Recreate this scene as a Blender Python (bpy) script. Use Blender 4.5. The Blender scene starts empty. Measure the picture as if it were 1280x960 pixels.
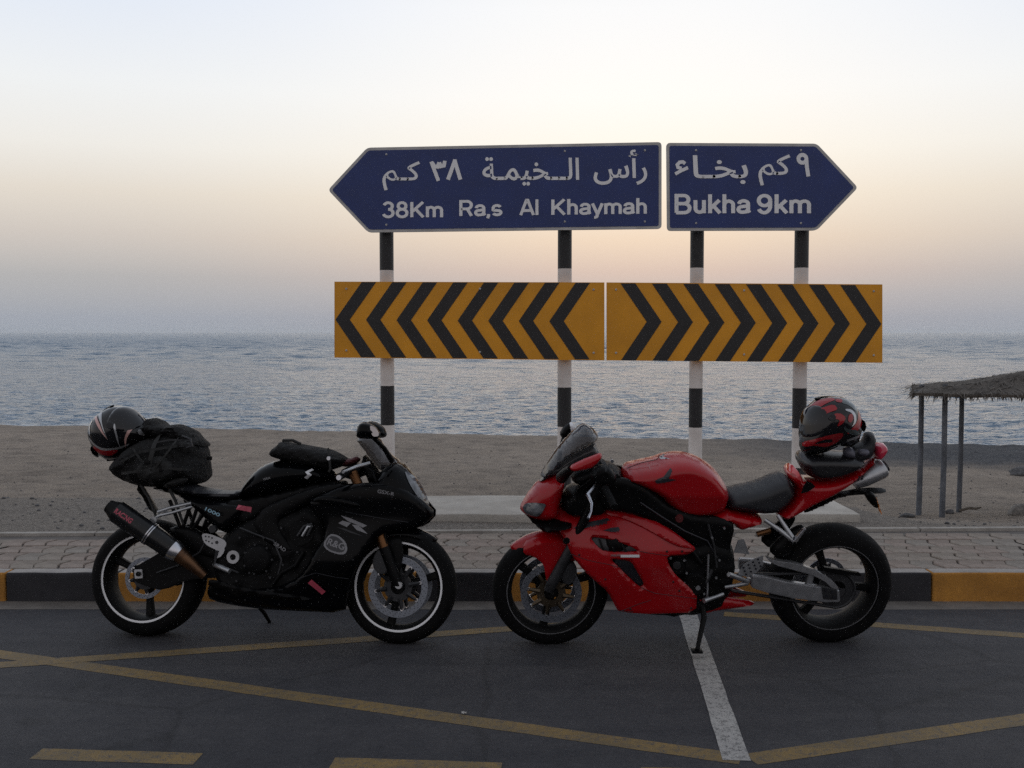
import bpy, bmesh, math, random
import numpy as np
from mathutils import Vector, Matrix, noise
from mathutils.geometry import delaunay_2d_cdt

random.seed(7)
rng = np.random.default_rng(11)
scene = bpy.context.scene
COL = scene.collection
R = math.radians

# ------------------------------------------------------------------ camera
FPX, CAMH = 1300.0, 1.63            # focal length in pixels of a 1280-wide frame, eye height in metres
PITCH = math.atan(65.0 / FPX)
cam_data = bpy.data.cameras.new('camera')
cam_data.sensor_width = 36.0
cam_data.lens = 36.0 * FPX / 1280.0
cam_data.clip_start = 0.05
cam_data.clip_end = 30000.0
cam = bpy.data.objects.new('camera', cam_data)
cam.location = (0, 0, CAMH)
cam.rotation_euler = (math.pi / 2 - PITCH, 0, 0)
COL.objects.link(cam)
scene.camera = cam

# ------------------------------------------------------------------ sky (dusk, sun gone behind the haze)
SUN_AZ, SUN_EL = R(7), R(3.0)
world = bpy.data.worlds.new('World')
scene.world = world
world.use_nodes = True
nt = world.node_tree
nt.nodes.clear()
def wn(t, **kw):
    n = nt.nodes.new(t)
    for k, v in kw.items(): setattr(n, k, v)
    return n
def wl(a, b): nt.links.new(a, b)
def wmath(op, a, b=None, c=None, clamp=False):
    n = wn('ShaderNodeMath', operation=op); n.use_clamp = clamp
    for i, v in enumerate((a, b, c)):
        if v is None: continue
        if isinstance(v, (int, float)): n.inputs[i].default_value = v
        else: wl(v, n.inputs[i])
    return n.outputs[0]
w_out = wn('ShaderNodeOutputWorld')
tc = wn('ShaderNodeTexCoord')
sky = wn('ShaderNodeTexSky'); sky.sky_type = 'NISHITA'
sky.sun_disc = False
sky.sun_elevation = SUN_EL
sky.sun_rotation = SUN_AZ
sky.air_density = 1.0; sky.dust_density = 4.0; sky.ozone_density = 1.0
sep = wn('ShaderNodeSeparateXYZ')
wl(tc.outputs['Generated'], sep.inputs[0])
el = wmath('ARCSINE', sep.outputs['Z'])
t_el = wmath('POWER', wmath('DIVIDE', wmath('MAXIMUM', el, 0.0), math.pi / 2), 0.5)
def ramp(stops):
    r = wn('ShaderNodeValToRGB'); e = r.color_ramp.elements
    while len(e) > 1: e.remove(e[-1])
    for i, (deg, c) in enumerate(stops):
        p = math.sqrt(deg / 90.0)
        k = e[0] if i == 0 else e.new(p)
        k.position = p; k.color = (*c, 1)
    wl(t_el, r.inputs[0])
    return r.outputs[0]
west = ramp([(0, (.34, .355, .40)), (0.8, (.38, .385, .42)), (2., (.47, .45, .46)), (3.3, (.60, .51, .47)), (5, (.76, .645, .53)), (7.2, (.87, .79, .67)),
             (9.5, (.935, .90, .82)), (12.5, (.96, .955, .93)), (17, (.93, .945, .96)), (30, (.61, .65, .72)), (90, (.36, .385, .44))])
side = ramp([(0, (.33, .365, .42)), (0.8, (.355, .38, .43)), (2.9, (.45, .447, .45)), (5, (.62, .57, .525)), (7.2, (.76, .70, .62)), (9.5, (.85, .83, .785)),
             (12.5, (.86, .88, .89)), (17, (.76, .82, .92)), (30, (.55, .61, .71)), (90, (.36, .385, .44))])
east = ramp([(0, (.30, .29, .30)), (6, (.47, .43, .43)), (15, (.54, .515, .525)), (40, (.45, .455, .48)), (90, (.36, .385, .44))])
def mixc(f, a, b, kind='MIX'):
    m = wn('ShaderNodeMix', data_type='RGBA', blend_type=kind)
    if isinstance(f, (int, float)): m.inputs[0].default_value = f
    else: wl(f, m.inputs[0])
    wl(a, m.inputs[6]); wl(b, m.inputs[7])
    return m.outputs[2]
# angle to the sun's azimuth: 1 towards it, -1 away
hl = wmath('SQRT', wmath('MAXIMUM', wmath('SUBTRACT', 1.0, wmath('MULTIPLY', sep.outputs['Z'], sep.outputs['Z'])), 1e-4))
dotp = wmath('ADD', wmath('MULTIPLY', sep.outputs['X'], math.sin(SUN_AZ)), wmath('MULTIPLY', sep.outputs['Y'], math.cos(SUN_AZ)))
ca = wmath('DIVIDE', dotp, hl)
ang = wmath('ARCCOSINE', wmath('MINIMUM', wmath('MAXIMUM', ca, -1.0), 1.0))
def sstep(x, a, b):
    m = wn('ShaderNodeMapRange', interpolation_type='SMOOTHSTEP')
    wl(x, m.inputs[0]); m.inputs[1].default_value = a; m.inputs[2].default_value = b
    return m.outputs[0]
c1 = mixc(sstep(ang, R(2), R(30)), west, side)
c2 = mixc(sstep(ang, R(45), R(150)), c1, east)
skyk = wn('ShaderNodeMix', data_type='RGBA', blend_type='MULTIPLY')
skyk.inputs[0].default_value = 1.0
wl(sky.outputs[0], skyk.inputs[6]); skyk.inputs[7].default_value = (.004, .004, .004, 1)
tot = mixc(1.0, c2, skyk.outputs[2], 'ADD')
bg = wn('ShaderNodeBackground'); bg.inputs['Strength'].default_value = 1.0
wl(tot, bg.inputs['Color']); wl(bg.outputs[0], w_out.inputs['Surface'])

# faint last sunlight spread by the haze
sun_d = bpy.data.lights.new('sun', 'SUN')
sun_d.energy = 0.06; sun_d.angle = R(40); sun_d.color = (1, .82, .62)
sun = bpy.data.objects.new('sun', sun_d)
sdir = Vector((math.sin(SUN_AZ) * math.cos(SUN_EL + R(4)), math.cos(SUN_AZ) * math.cos(SUN_EL + R(4)), math.sin(SUN_EL + R(4))))
sun.rotation_euler = (-sdir).to_track_quat('-Z', 'Y').to_euler()
COL.objects.link(sun)

vs = scene.view_settings
vs.view_transform = 'Standard'; vs.look = 'None'; vs.exposure = 0.0; vs.gamma = 1.0
vs.use_curve_mapping = False
scene.render.engine = 'CYCLES'
scene.cycles.use_denoising = False
scene.cycles.sample_clamp_indirect = 1.5
scene.cycles.max_bounces = 6
scene.cycles.volume_bounces = 2
scene.cycles.caustics_reflective = False
scene.cycles.caustics_refractive = False

# ------------------------------------------------------------------ materials
MATS = {}
def mat(name, col, rough=.6, metal=0., var=.15, vscale=12., bump=0., bscale=60., coat=0., spec=.5, col2=None, trans=0., alpha=1., detail=4., bdist=.01, sheen=0.):
    """Principled material whose colour drifts with noise in object space, plus fine relief."""
    if name in MATS: return MATS[name]
    m = bpy.data.materials.new(name); m.use_nodes = True
    t = m.node_tree; b = t.nodes['Principled BSDF']
    b.inputs['Roughness'].default_value = rough
    b.inputs['Metallic'].default_value = metal
    b.inputs['Specular IOR Level'].default_value = spec
    b.inputs['Coat Weight'].default_value = coat
    b.inputs['Coat Roughness'].default_value = .06
    b.inputs['Transmission Weight'].default_value = trans
    b.inputs['Alpha'].default_value = alpha
    b.inputs['Sheen Weight'].default_value = sheen
    tcn = t.nodes.new('ShaderNodeTexCoord')
    n = t.nodes.new('ShaderNodeTexNoise'); n.inputs['Scale'].default_value = vscale; n.inputs['Detail'].default_value = detail
    t.links.new(tcn.outputs['Object'], n.inputs['Vector'])
    r = t.nodes.new('ShaderNodeValToRGB')
    c2 = col2 or tuple(max(0, c * (1 - var)) for c in col)
    c1 = col if col2 else tuple(min(1, c * (1 + var)) for c in col)
    r.color_ramp.elements[0].position = .32; r.color_ramp.elements[0].color = (*c2, 1)
    r.color_ramp.elements[1].position = .68; r.color_ramp.elements[1].color = (*c1, 1)
    t.links.new(n.outputs['Fac'], r.inputs[0]); t.links.new(r.outputs[0], b.inputs['Base Color'])
    mr = t.nodes.new('ShaderNodeMapRange')
    mr.inputs[3].default_value = max(.02, rough * .85); mr.inputs[4].default_value = min(1, rough * 1.15)
    t.links.new(n.outputs['Fac'], mr.inputs[0]); t.links.new(mr.outputs[0], b.inputs['Roughness'])
    if bump:
        n2 = t.nodes.new('ShaderNodeTexNoise'); n2.inputs['Scale'].default_value = bscale; n2.inputs['Detail'].default_value = 5
        t.links.new(tcn.outputs['Object'], n2.inputs['Vector'])
        bp = t.nodes.new('ShaderNodeBump'); bp.inputs['Strength'].default_value = bump; bp.inputs['Distance'].default_value = bdist
        t.links.new(n2.outputs['Fac'], bp.inputs['Height']); t.links.new(bp.outputs[0], b.inputs['Normal'])
    MATS[name] = m
    return m

M_BLACK = mat('black_gloss_paint', (.0018, .0019, .0026), .16, coat=.03, spec=.11, var=.2)
M_BLACK2 = mat('black_satin_plastic', (.0035, .0035, .004), .42, spec=.12, var=.25, bump=.1, bscale=300)
M_RED = mat('red_gloss_paint', (.34, .002, .006), .26, coat=.15, spec=.4, var=.08, vscale=5)
M_RUBBER = mat('tyre_rubber', (.005, .005, .0055), .75, spec=.12, var=.3, vscale=40, bump=.2, bscale=200)
M_SEAT = mat('seat_vinyl', (.013, .014, .018), .5, var=.2, bump=.15, bscale=400)
M_ALU = mat('satin_aluminium', (.42, .43, .45), .38, metal=.85, var=.12, vscale=20)
M_ALUD = mat('dark_grey_alloy', (.035, .036, .04), .5, metal=.5, var=.2, vscale=20)
M_STEEL = mat('disc_steel', (.22, .24, .28), .45, metal=.8, var=.12, vscale=50)
M_CHROME = mat('bright_metal', (.55, .56, .60), .25, metal=1., var=.06)
M_ENGINE = mat('engine_castings', (.005, .005, .0055), .55, spec=.12, metal=.1, var=.3, vscale=25, bump=.3, bscale=90)
M_RIM = mat('dark_wheel_alloy', (.006, .006, .0065), .6, spec=.15, var=.2)
M_GOLD = mat('gold_anodised_tube', (.16, .075, .032), .4, metal=.9, var=.15)
M_BRONZE = mat('bronze_disc_carrier', (.085, .066, .045), .45, metal=.8, var=.2)
M_COPPER = mat('heat_tinted_steel', (.16, .085, .045), .4, metal=.9, var=.5, vscale=18, col2=(.06, .035, .025))
M_CARBON = mat('carbon_sleeve', (.006, .0065, .008), .3, coat=.15, spec=.3, var=.3, vscale=60)
M_TAPE = mat('white_rim_tape', (.93, .94, .97), .35, var=.02)
M_DECAL = mat('silver_decal', (.20, .20, .215), .45, metal=.2, var=.08)
M_WHITE = mat('white_print', (.72, .73, .76), .5, var=.05)
M_BLUEP = mat('pale_blue_print', (.24, .40, .50), .5, var=.1)
M_REDP = mat('red_print', (.42, .06, .10), .45, var=.15)
M_DARKP = mat('charcoal_print', (.015, .016, .022), .35, var=.1)
M_LENS = mat('headlamp_glass', (.20, .21, .23), .08, coat=.5, var=.25, vscale=22, col2=(.02, .022, .026))
M_SMOKE = mat('smoked_screen', (.02, .018, .024), .1, coat=.1, spec=.4, var=.1, alpha=.68)
M_TAIL = mat('red_lamp_lens', (.55, .03, .07), .15, coat=.6, var=.2)
M_AMBER = mat('amber_lens', (.62, .20, .02), .2, coat=.5, var=.2)
M_CLOTH = mat('black_nylon', (.007, .007, .0075), .8, spec=.3, var=.4, vscale=30, bump=.9, bscale=28, bdist=.03)
M_CLOTH2 = mat('grey_nylon', (.022, .0225, .023), .8, spec=.3, var=.3, vscale=30, bump=.8, bscale=35, bdist=.02)
M_STRAP = mat('webbing_strap', (.012, .012, .012), .75, var=.3, vscale=80, bump=.4, bscale=300)
M_MIRROR = mat('mirror_glass', (.40, .38, .39), .08, metal=1., var=.02)

# ------------------------------------------------------------------ object helpers
def link(name, me, m=None, parent=None, loc=None, smooth=None):
    o = bpy.data.objects.new(name, me); COL.objects.link(o)
    if m is not None:
        for k in (m if isinstance(m, (list, tuple)) else [m]): me.materials.append(k)
    if parent is not None: o.parent = parent
    if loc is not None: o.location = loc
    if smooth is not None:
        me.polygons.foreach_set('use_smooth', [True] * len(me.polygons))
        me.set_sharp_from_angle(angle=R(smooth))
    return o
def finish(name, bm, m, parent=None, smooth=35, recalc=True):
    if recalc: bmesh.ops.recalc_face_normals(bm, faces=bm.faces[:])
    me = bpy.data.meshes.new(name); bm.to_mesh(me); bm.free()
    return link(name, me, m, parent, None, smooth)
def empty(name, loc=(0, 0, 0)):
    o = bpy.data.objects.new(name, None); o.empty_display_size = .1; o.location = loc; COL.objects.link(o)
    return o
def tag(o, label=None, cat=None, group=None, kind=None):
    if label: o['label'] = label
    if cat: o['category'] = cat
    if group: o['group'] = group
    if kind: o['kind'] = kind
    return o

def ray(px, py):
    u, v = (px - 640) / FPX, (480 - py) / FPX
    cp, sp = math.cos(PITCH), math.sin(PITCH)
    return Vector((u, cp + v * sp, -sp + v * cp))
EYE = Vector((0, 0, CAMH))
def at(px, py, Y):
    d = ray(px, py); return EYE + d * (Y / d.y)
def ground(px, py, z=0.):
    d = ray(px, py); return EYE + d * ((z - CAMH) / d.z)

def bm_box(bm, c, s, rot=None, bev=0., mi=0, seg=2):
    mtx = Matrix.Translation(c) @ (rot.to_4x4() if rot else Matrix()) @ Matrix.Diagonal((*s, 1))
    r = bmesh.ops.create_cube(bm, size=1, matrix=mtx)
    fs = {f for v in r['verts'] for f in v.link_faces}
    for f in fs: f.material_index = mi
    if bev:
        es = list({e for v in r['verts'] for e in v.link_edges})
        bmesh.ops.bevel(bm, geom=es, offset=bev, segments=seg, profile=.6, affect='EDGES')
def bm_tube(bm, pts, rad, n=12, cap=True, mi=0, flat=None):
    """Tube through pts; rad a number or one per point; flat=(axis, factor) squashes the section."""
    pts = [Vector(p) for p in pts]
    rad = [rad] * len(pts) if isinstance(rad, (int, float)) else rad
    rings = []; prev = None
    for i, p in enumerate(pts):
        a = pts[max(0, i - 1)]; b = pts[min(len(pts) - 1, i + 1)]
        t = (b - a).normalized()
        if prev is None:
            ref = Vector((0, 0, 1)) if abs(t.z) < .9 else Vector((1, 0, 0))
            u = t.cross(ref).normalized()
        else:
            u = (prev - t * prev.dot(t)).normalized()
        prev = u; w = t.cross(u)
        rings.append([bm.verts.new(p + (u * math.cos(k * 2 * math.pi / n) + w * math.sin(k * 2 * math.pi / n)) * rad[i]) for k in range(n)])
    for i in range(len(rings) - 1):
        for k in range(n):
            f = bm.faces.new((rings[i][k], rings[i][(k + 1) % n], rings[i + 1][(k + 1) % n], rings[i + 1][k])); f.material_index = mi
    if cap:
        for rg in (rings[0], rings[-1]):
            f = bm.faces.new(rg); f.material_index = mi
def bm_lathe(bm, prof, org, axis=Vector((0, 1, 0)), n=48, mi=0, closed=True):
    """prof: (axial, radius) pairs, closed loop, spun round axis through org."""
    axis = axis.normalized()
    u = axis.orthogonal().normalized(); w = axis.cross(u)
    rings = []
    for k in range(n):
        a = 2 * math.pi * k / n; rd = u * math.cos(a) + w * math.sin(a)
        rings.append([bm.verts.new(Vector(org) + axis * y + rd * r) for y, r in prof])
    m = len(prof)
    for k in range(n):
        A, B = rings[k], rings[(k + 1) % n]
        for i in range(m if closed else m - 1):
            f = bm.faces.new((A[i], A[(i + 1) % m], B[(i + 1) % m], B[i])); f.material_index = mi

# outlines -----------------------------------------------------------
def chaikin(p, n):
    for _ in range(n):
        q = []
        for i in range(len(p)):
            a, b = p[i], p[(i + 1) % len(p)]
            q += [(a[0] * .78 + b[0] * .22, a[1] * .78 + b[1] * .22), (a[0] * .22 + b[0] * .78, a[1] * .22 + b[1] * .78)]
        p = q
    return p
def densify(p, g):
    q = []
    for i in range(len(p)):
        a, b = p[i], p[(i + 1) % len(p)]
        k = max(1, int(math.hypot(b[0] - a[0], b[1] - a[1]) / g))
        q += [(a[0] + (b[0] - a[0]) * j / k, a[1] + (b[1] - a[1]) * j / k) for j in range(k)]
    return q
def seg_dist(P, poly):
    A = np.array(poly); B = np.roll(A, -1, 0); d = B - A
    L = np.maximum((d ** 2).sum(1), 1e-12)
    out = np.full(len(P), 1e9)
    for i in range(0, len(P), 400):
        Q = P[i:i + 400][:, None, :]
        t = np.clip(((Q - A) * d).sum(2) / L, 0, 1)
        out[i:i + 400] = np.sqrt((((A + t[..., None] * d) - Q) ** 2).sum(2)).min(1)
    return out
def inside(P, poly):
    A = np.array(poly); B = np.roll(A, -1, 0)
    x, y = P[:, 0][:, None], P[:, 1][:, None]
    c = ((A[:, 1] > y) != (B[:, 1] > y)) & (x < (B[:, 0] - A[:, 0]) * (y - A[:, 1]) / (B[:, 1] - A[:, 1] + 1e-15) + A[:, 0])
    return c.sum(1) % 2 == 1
def fill(poly, g, holes=()):
    """Triangulated polygon: points (N,2), triangles, edge distance, ordered boundary indices."""
    b = densify(poly, g)
    A = np.array(b); lo, hi = A.min(0), A.max(0)
    pts = []
    j = 0; y = lo[1] + g * .5
    while y < hi[1]:
        x = lo[0] + (g * .5 if j % 2 else g * .25)
        while x < hi[0]: pts.append((x, y)); x += g
        y += g * .87; j += 1
    if pts:
        P = np.array(pts); P = P[inside(P, b)]
        if len(P): P = P[seg_dist(P, b) > g * .42]
        pts = [tuple(p) for p in P]
    nb = len(b); hb = [densify(h, g) for h in holes]
    if pts and hb:
        P = np.array(pts)
        for h in hb: P = P[~inside(P, h)]; P = P[seg_dist(P, h) > g * .42]
        pts = [tuple(p) for p in P]
    edges = [(i, (i + 1) % nb) for i in range(nb)]
    for h in hb:
        k0 = len(b); edges += [(k0 + i, k0 + (i + 1) % len(h)) for i in range(len(h))]; b = b + h
    vin = [Vector(p) for p in b] + [Vector(p) for p in pts]
    v, e, f, *_ = delaunay_2d_cdt(vin, edges, [], 1, 1e-7)
    P = np.array([(p.x, p.y) for p in v])
    d = seg_dist(P, b[:nb])
    for h in hb:
        d = np.minimum(d, seg_dist(P, h))
        C = np.array([P[list(t)].mean(0) for t in f]); keep = ~inside(C, h); f = [t for t, q in zip(f, keep) if q]
    cnt = {}
    for t in f:
        for i in range(3):
            k = (t[i], t[(i + 1) % 3]); cnt[k] = cnt.get(k, 0) + 1
    border = [k for k in cnt if (k[1], k[0]) not in cnt]
    return P, [tuple(t) for t in f], d, border
def rnd(d, rad):
    t = np.clip(d / rad, 0, 1)
    return np.sqrt(np.maximum(0, 1 - (1 - t) ** 2))
def val(W, P):
    return np.array([W(p[0], p[1]) for p in P]) if callable(W) else np.full(len(P), float(W))
def slab(P, tris, border, n1, n0, side, bm=None):
    """Closed sheet between lateral offsets n1 (outer) and n0 (inner); local axes: x along, y lateral, z up."""
    bm = bm or bmesh.new()
    va = [bm.verts.new((p[0], side * a, p[1])) for p, a in zip(P, n1)]
    vb = [bm.verts.new((p[0], side * a, p[1])) for p, a in zip(P, n0)]
    for t in tris:
        bm.faces.new([va[i] for i in t]); bm.faces.new([vb[i] for i in reversed(t)])
    for a, b in border:
        bm.faces.new((va[b], va[a], vb[a], vb[b]))
    return bm

# ================================================================== SETTING
def surf_mat(name, build):
    m = bpy.data.materials.new(name); m.use_nodes = True
    build(m.node_tree, m.node_tree.nodes['Principled BSDF']); return m
def nn(t, typ, **inp):
    n = t.nodes.new(typ)
    for k, v in inp.items():
        k = k.replace('_', ' ')
        if k in n.inputs: n.inputs[k].default_value = v
        else: setattr(n, k.replace(' ', '_'), v)
    return n
def cramp(t, src, stops):
    r = t.nodes.new('ShaderNodeValToRGB'); e = r.color_ramp.elements
    while len(e) > 1: e.remove(e[-1])
    for i, (p, c) in enumerate(stops):
        k = e[0] if i == 0 else e.new(p)
        k.position = p; k.color = (*c, 1)
    t.links.new(src, r.inputs[0]); return r.outputs[0]
def cmix(t, f, a, b, kind='MIX'):
    m = t.nodes.new('ShaderNodeMix'); m.data_type = 'RGBA'; m.blend_type = kind
    if isinstance(f, (int, float)): m.inputs[0].default_value = f
    else: t.links.new(f, m.inputs[0])
    for i, s in ((6, a), (7, b)):
        if isinstance(s, tuple): m.inputs[i].default_value = (*s, 1)
        else: t.links.new(s, m.inputs[i])
    return m.outputs[2]
def bumpn(t, b, src, strength, dist, prev=None):
    p = nn(t, 'ShaderNodeBump', Strength=strength, Distance=dist)
    t.links.new(src, p.inputs['Height'])
    if prev: t.links.new(prev, p.inputs['Normal'])
    t.links.new(p.outputs[0], b.inputs['Normal']); return p.outputs[0]
def noise_n(t, scale, detail=4, vec=None, rough=.5, w=None):
    n = nn(t, 'ShaderNodeTexNoise', Scale=scale, Detail=detail, Roughness=rough)
    if vec is not None: t.links.new(vec, n.inputs['Vector'])
    return n.outputs['Fac']
def objco(t, scale=None):
    c = t.nodes.new('ShaderNodeTexCoord').outputs['Object']
    if scale:
        m = t.nodes.new('ShaderNodeMapping'); m.inputs['Scale'].default_value = scale
        t.links.new(c, m.inputs['Vector']); c = m.outputs[0]
    return c

def b_asphalt(t, b):
    c = objco(t)
    big = noise_n(t, .55, 5, c, .6); fine = noise_n(t, 42, 8, c, .9); mid = noise_n(t, 9, 5, c)
    base = cramp(t, big, [(.3, (.037, .038, .047)), (.7, (.058, .059, .069))])
    sp = cramp(t, fine, [(.30, (.25, .25, .27)), (.5, (.9, .9, .9)), (.62, (1.1, 1.1, 1.1)), (.78, (2.6, 2.5, 2.4))])
    k = cmix(t, 1., base, sp, 'MULTIPLY')
    d = cramp(t, mid, [(.35, (.82, .82, .84)), (.7, (1.12, 1.1, 1.06))])
    k = cmix(t, 1., k, d, 'MULTIPLY')
    # long dusty drag marks along the road
    st = noise_n(t, 1., 6, objco(t, (.35, 5, 1)), .65)
    k = cmix(t, 1., k, cramp(t, st, [(.4, (.9, .9, .9)), (.66, (1.25, 1.22, 1.16))]), 'MULTIPLY')
    # hairline cracks and old oil drips
    wv = nn(t, 'ShaderNodeMix'); wv.data_type = 'VECTOR'; wv.inputs[0].default_value = .12
    nz = nn(t, 'ShaderNodeTexNoise', Scale=2.2, Detail=6); t.links.new(c, nz.inputs['Vector'])
    t.links.new(c, wv.inputs[4]); t.links.new(nz.outputs['Color'], wv.inputs[5])
    vo = nn(t, 'ShaderNodeTexVoronoi', feature='DISTANCE_TO_EDGE', Scale=.62); t.links.new(wv.outputs[1], vo.inputs['Vector'])
    k = cmix(t, 1., k, cramp(t, vo.outputs['Distance'], [(.0, (.72, .72, .72)), (.005, (.8, .8, .8)), (.010, (1, 1, 1))]), 'MULTIPLY')
    k = cmix(t, 1., k, cramp(t, noise_n(t, 2.3, 3, c, .5), [(.27, (.55, .55, .57)), (.36, (1, 1, 1))]), 'MULTIPLY')
    t.links.new(k, b.inputs['Base Color']); b.inputs['Roughness'].default_value = .8
    n1 = bumpn(t, b, fine, .7, .012); bumpn(t, b, mid, .2, .02, n1)
M_ASPHALT = surf_mat('asphalt', b_asphalt)

def b_paint(c1, c2):
    def f(t, b):
        c = objco(t)
        w = noise_n(t, 30, 6, c, .7); f2 = noise_n(t, 150, 3, c, .7)
        k = cramp(t, noise_n(t, 4, 4, c), [(.3, c2), (.7, c1)])
        wear = nn(t, 'ShaderNodeMath', operation='ADD'); t.links.new(w, wear.inputs[0]); t.links.new(f2, wear.inputs[1])
        mk = cramp(t, wear.outputs[0], [(.30, (1, 1, 1)), (.46, (0, 0, 0))]) if False else None
        m = nn(t, 'ShaderNodeMapRange'); m.inputs[1].default_value = .98; m.inputs[2].default_value = 1.22
        t.links.new(wear.outputs[0], m.inputs[0])
        k = cmix(t, m.outputs[0], k, (.06, .06, .065))
        t.links.new(k, b.inputs['Base Color']); b.inputs['Roughness'].default_value = .7
        bumpn(t, b, f2, .5, .004)
    return f
M_YLINE = surf_mat('worn_yellow_road_paint', b_paint((.235, .15, .045), (.14, .10, .045)))
M_WLINE = surf_mat('worn_white_road_paint', b_paint((.42, .41, .39), (.33, .32, .31)))

def b_conc(c1, c2, sc=6., dirt=.5):
    def f(t, b):
        c = objco(t)
        k = cramp(t, noise_n(t, sc, 6, c, .6), [(.3, c2), (.7, c1)])
        fine = noise_n(t, 120, 4, c, .7)
        k = cmix(t, 1., k, cramp(t, fine, [(.3, (.72, .72, .72)), (.6, (1.05, 1.05, 1.05))]), 'MULTIPLY')
        k = cmix(t, dirt, k, cramp(t, noise_n(t, 1.7, 7, c, .7), [(.38, (.55, .52, .48)), (.6, (1.08, 1.07, 1.05))]), 'MULTIPLY')
        t.links.new(k, b.inputs['Base Color']); b.inputs['Roughness'].default_value = .85
        bumpn(t, b, fine, .4, .004)
    return f
M_CONC = surf_mat('pale_concrete', b_conc((.54, .515, .475), (.43, .41, .38)))
M_GUTTER = surf_mat('dusty_gutter_concrete', b_conc((.20, .18, .162), (.13, .118, .11), 9.))
M_EDGE = surf_mat('edging_concrete', b_conc((.42, .40, .37), (.30, .28, .26), 9.))
M_KBLACK = surf_mat('black_kerb_paint', b_conc((.040, .040, .047), (.026, .026, .032), 7., .6))
M_KYEL = surf_mat('yellow_kerb_paint', b_conc((.62, .29, .05), (.46, .215, .042), 7., .6))
M_KTOP = surf_mat('pale_kerb_top', b_conc((.42, .40, .385), (.30, .285, .28), 7.))
M_JOINT = surf_mat('joint_sand', b_conc((.15, .135, .125), (.10, .09, .085), 14.))
PAV = [surf_mat('paver_%s' % n, b_conc(a, b_, 14., .6)) for n, a, b_ in (
    ('rose', (.31, .252, .22), (.23, .19, .168)), ('tan', (.30, .258, .222), (.225, .195, .17)), ('grey', (.285, .255, .228), (.215, .193, .173)))]

def b_sand(t, b):
    c = objco(t)
    big = noise_n(t, .22, 6, c, .6); mid = noise_n(t, 1.6, 7, c, .68); fine = noise_n(t, 26, 5, c, .75)
    k = cramp(t, big, [(.34, (.30, .25, .205)), (.66, (.41, .345, .287))])
    k = cmix(t, 1., k, cramp(t, mid, [(.34, (.66, .66, .67)), (.52, (1., 1., 1.)), (.7, (1.14, 1.13, 1.1))]), 'MULTIPLY')
    k = cmix(t, 1., k, cramp(t, fine, [(.33, (.25, .25, .27)), (.45, (.85, .85, .86)), (.56, (1.02, 1.02, 1.)), (.72, (1.4, 1.36, 1.3))]), 'MULTIPLY')
    # shingle and weed thrown up along the right of the beach, before the water
    s = nn(t, 'ShaderNodeSeparateXYZ'); t.links.new(c, s.inputs[0])
    def mth(op, a, v):
        n = nn(t, 'ShaderNodeMath', operation=op)
        for i, q in enumerate((a, v)):
            if isinstance(q, (int, float)): n.inputs[i].default_value = q
            else: t.links.new(q, n.inputs[i])
        return n.outputs[0]
    along = mth('ADD', s.outputs[1], mth('MULTIPLY', s.outputs[0], .19))   # distance measured against the slanting shore
    wob = mth('MULTIPLY', mth('SUBTRACT', noise_n(t, .5, 5, c, .6), .5), 5.)
    along = mth('ADD', along, wob)
    lo = nn(t, 'ShaderNodeMapRange', interpolation_type='SMOOTHSTEP'); lo.inputs[1].default_value = 31.; lo.inputs[2].default_value = 34.5
    t.links.new(along, lo.inputs[0])
    rt = nn(t, 'ShaderNodeMapRange', interpolation_type='SMOOTHSTEP'); rt.inputs[1].default_value = 4.; rt.inputs[2].default_value = 13.
    t.links.new(s.outputs[0], rt.inputs[0])
    f = mth('MULTIPLY', lo.outputs[0], rt.outputs[0])
    sh = cramp(t, noise_n(t, 9, 4, c, .8), [(.35, (.03, .034, .042)), (.55, (.075, .08, .092)), (.75, (.20, .20, .21))])
    k = cmix(t, f, k, sh)
    # grey gravel on the near bank
    ng = nn(t, 'ShaderNodeMapRange', interpolation_type='SMOOTHSTEP'); ng.inputs[1].default_value = 14.; ng.inputs[2].default_value = 8.5
    t.links.new(s.outputs[1], ng.inputs[0])
    gv = cramp(t, noise_n(t, 34, 4, c, .85), [(.33, (.09, .088, .085)), (.5, (.25, .23, .21)), (.68, (.44, .40, .36))])
    k = cmix(t, mth('MULTIPLY', ng.outputs[0], .7), k, gv)
    t.links.new(k, b.inputs['Base Color']); b.inputs['Roughness'].default_value = .95
    n1 = bumpn(t, b, fine, 1., .06); bumpn(t, b, mid, .7, .2, n1)
M_SAND = surf_mat('beach_sand', b_sand)

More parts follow.
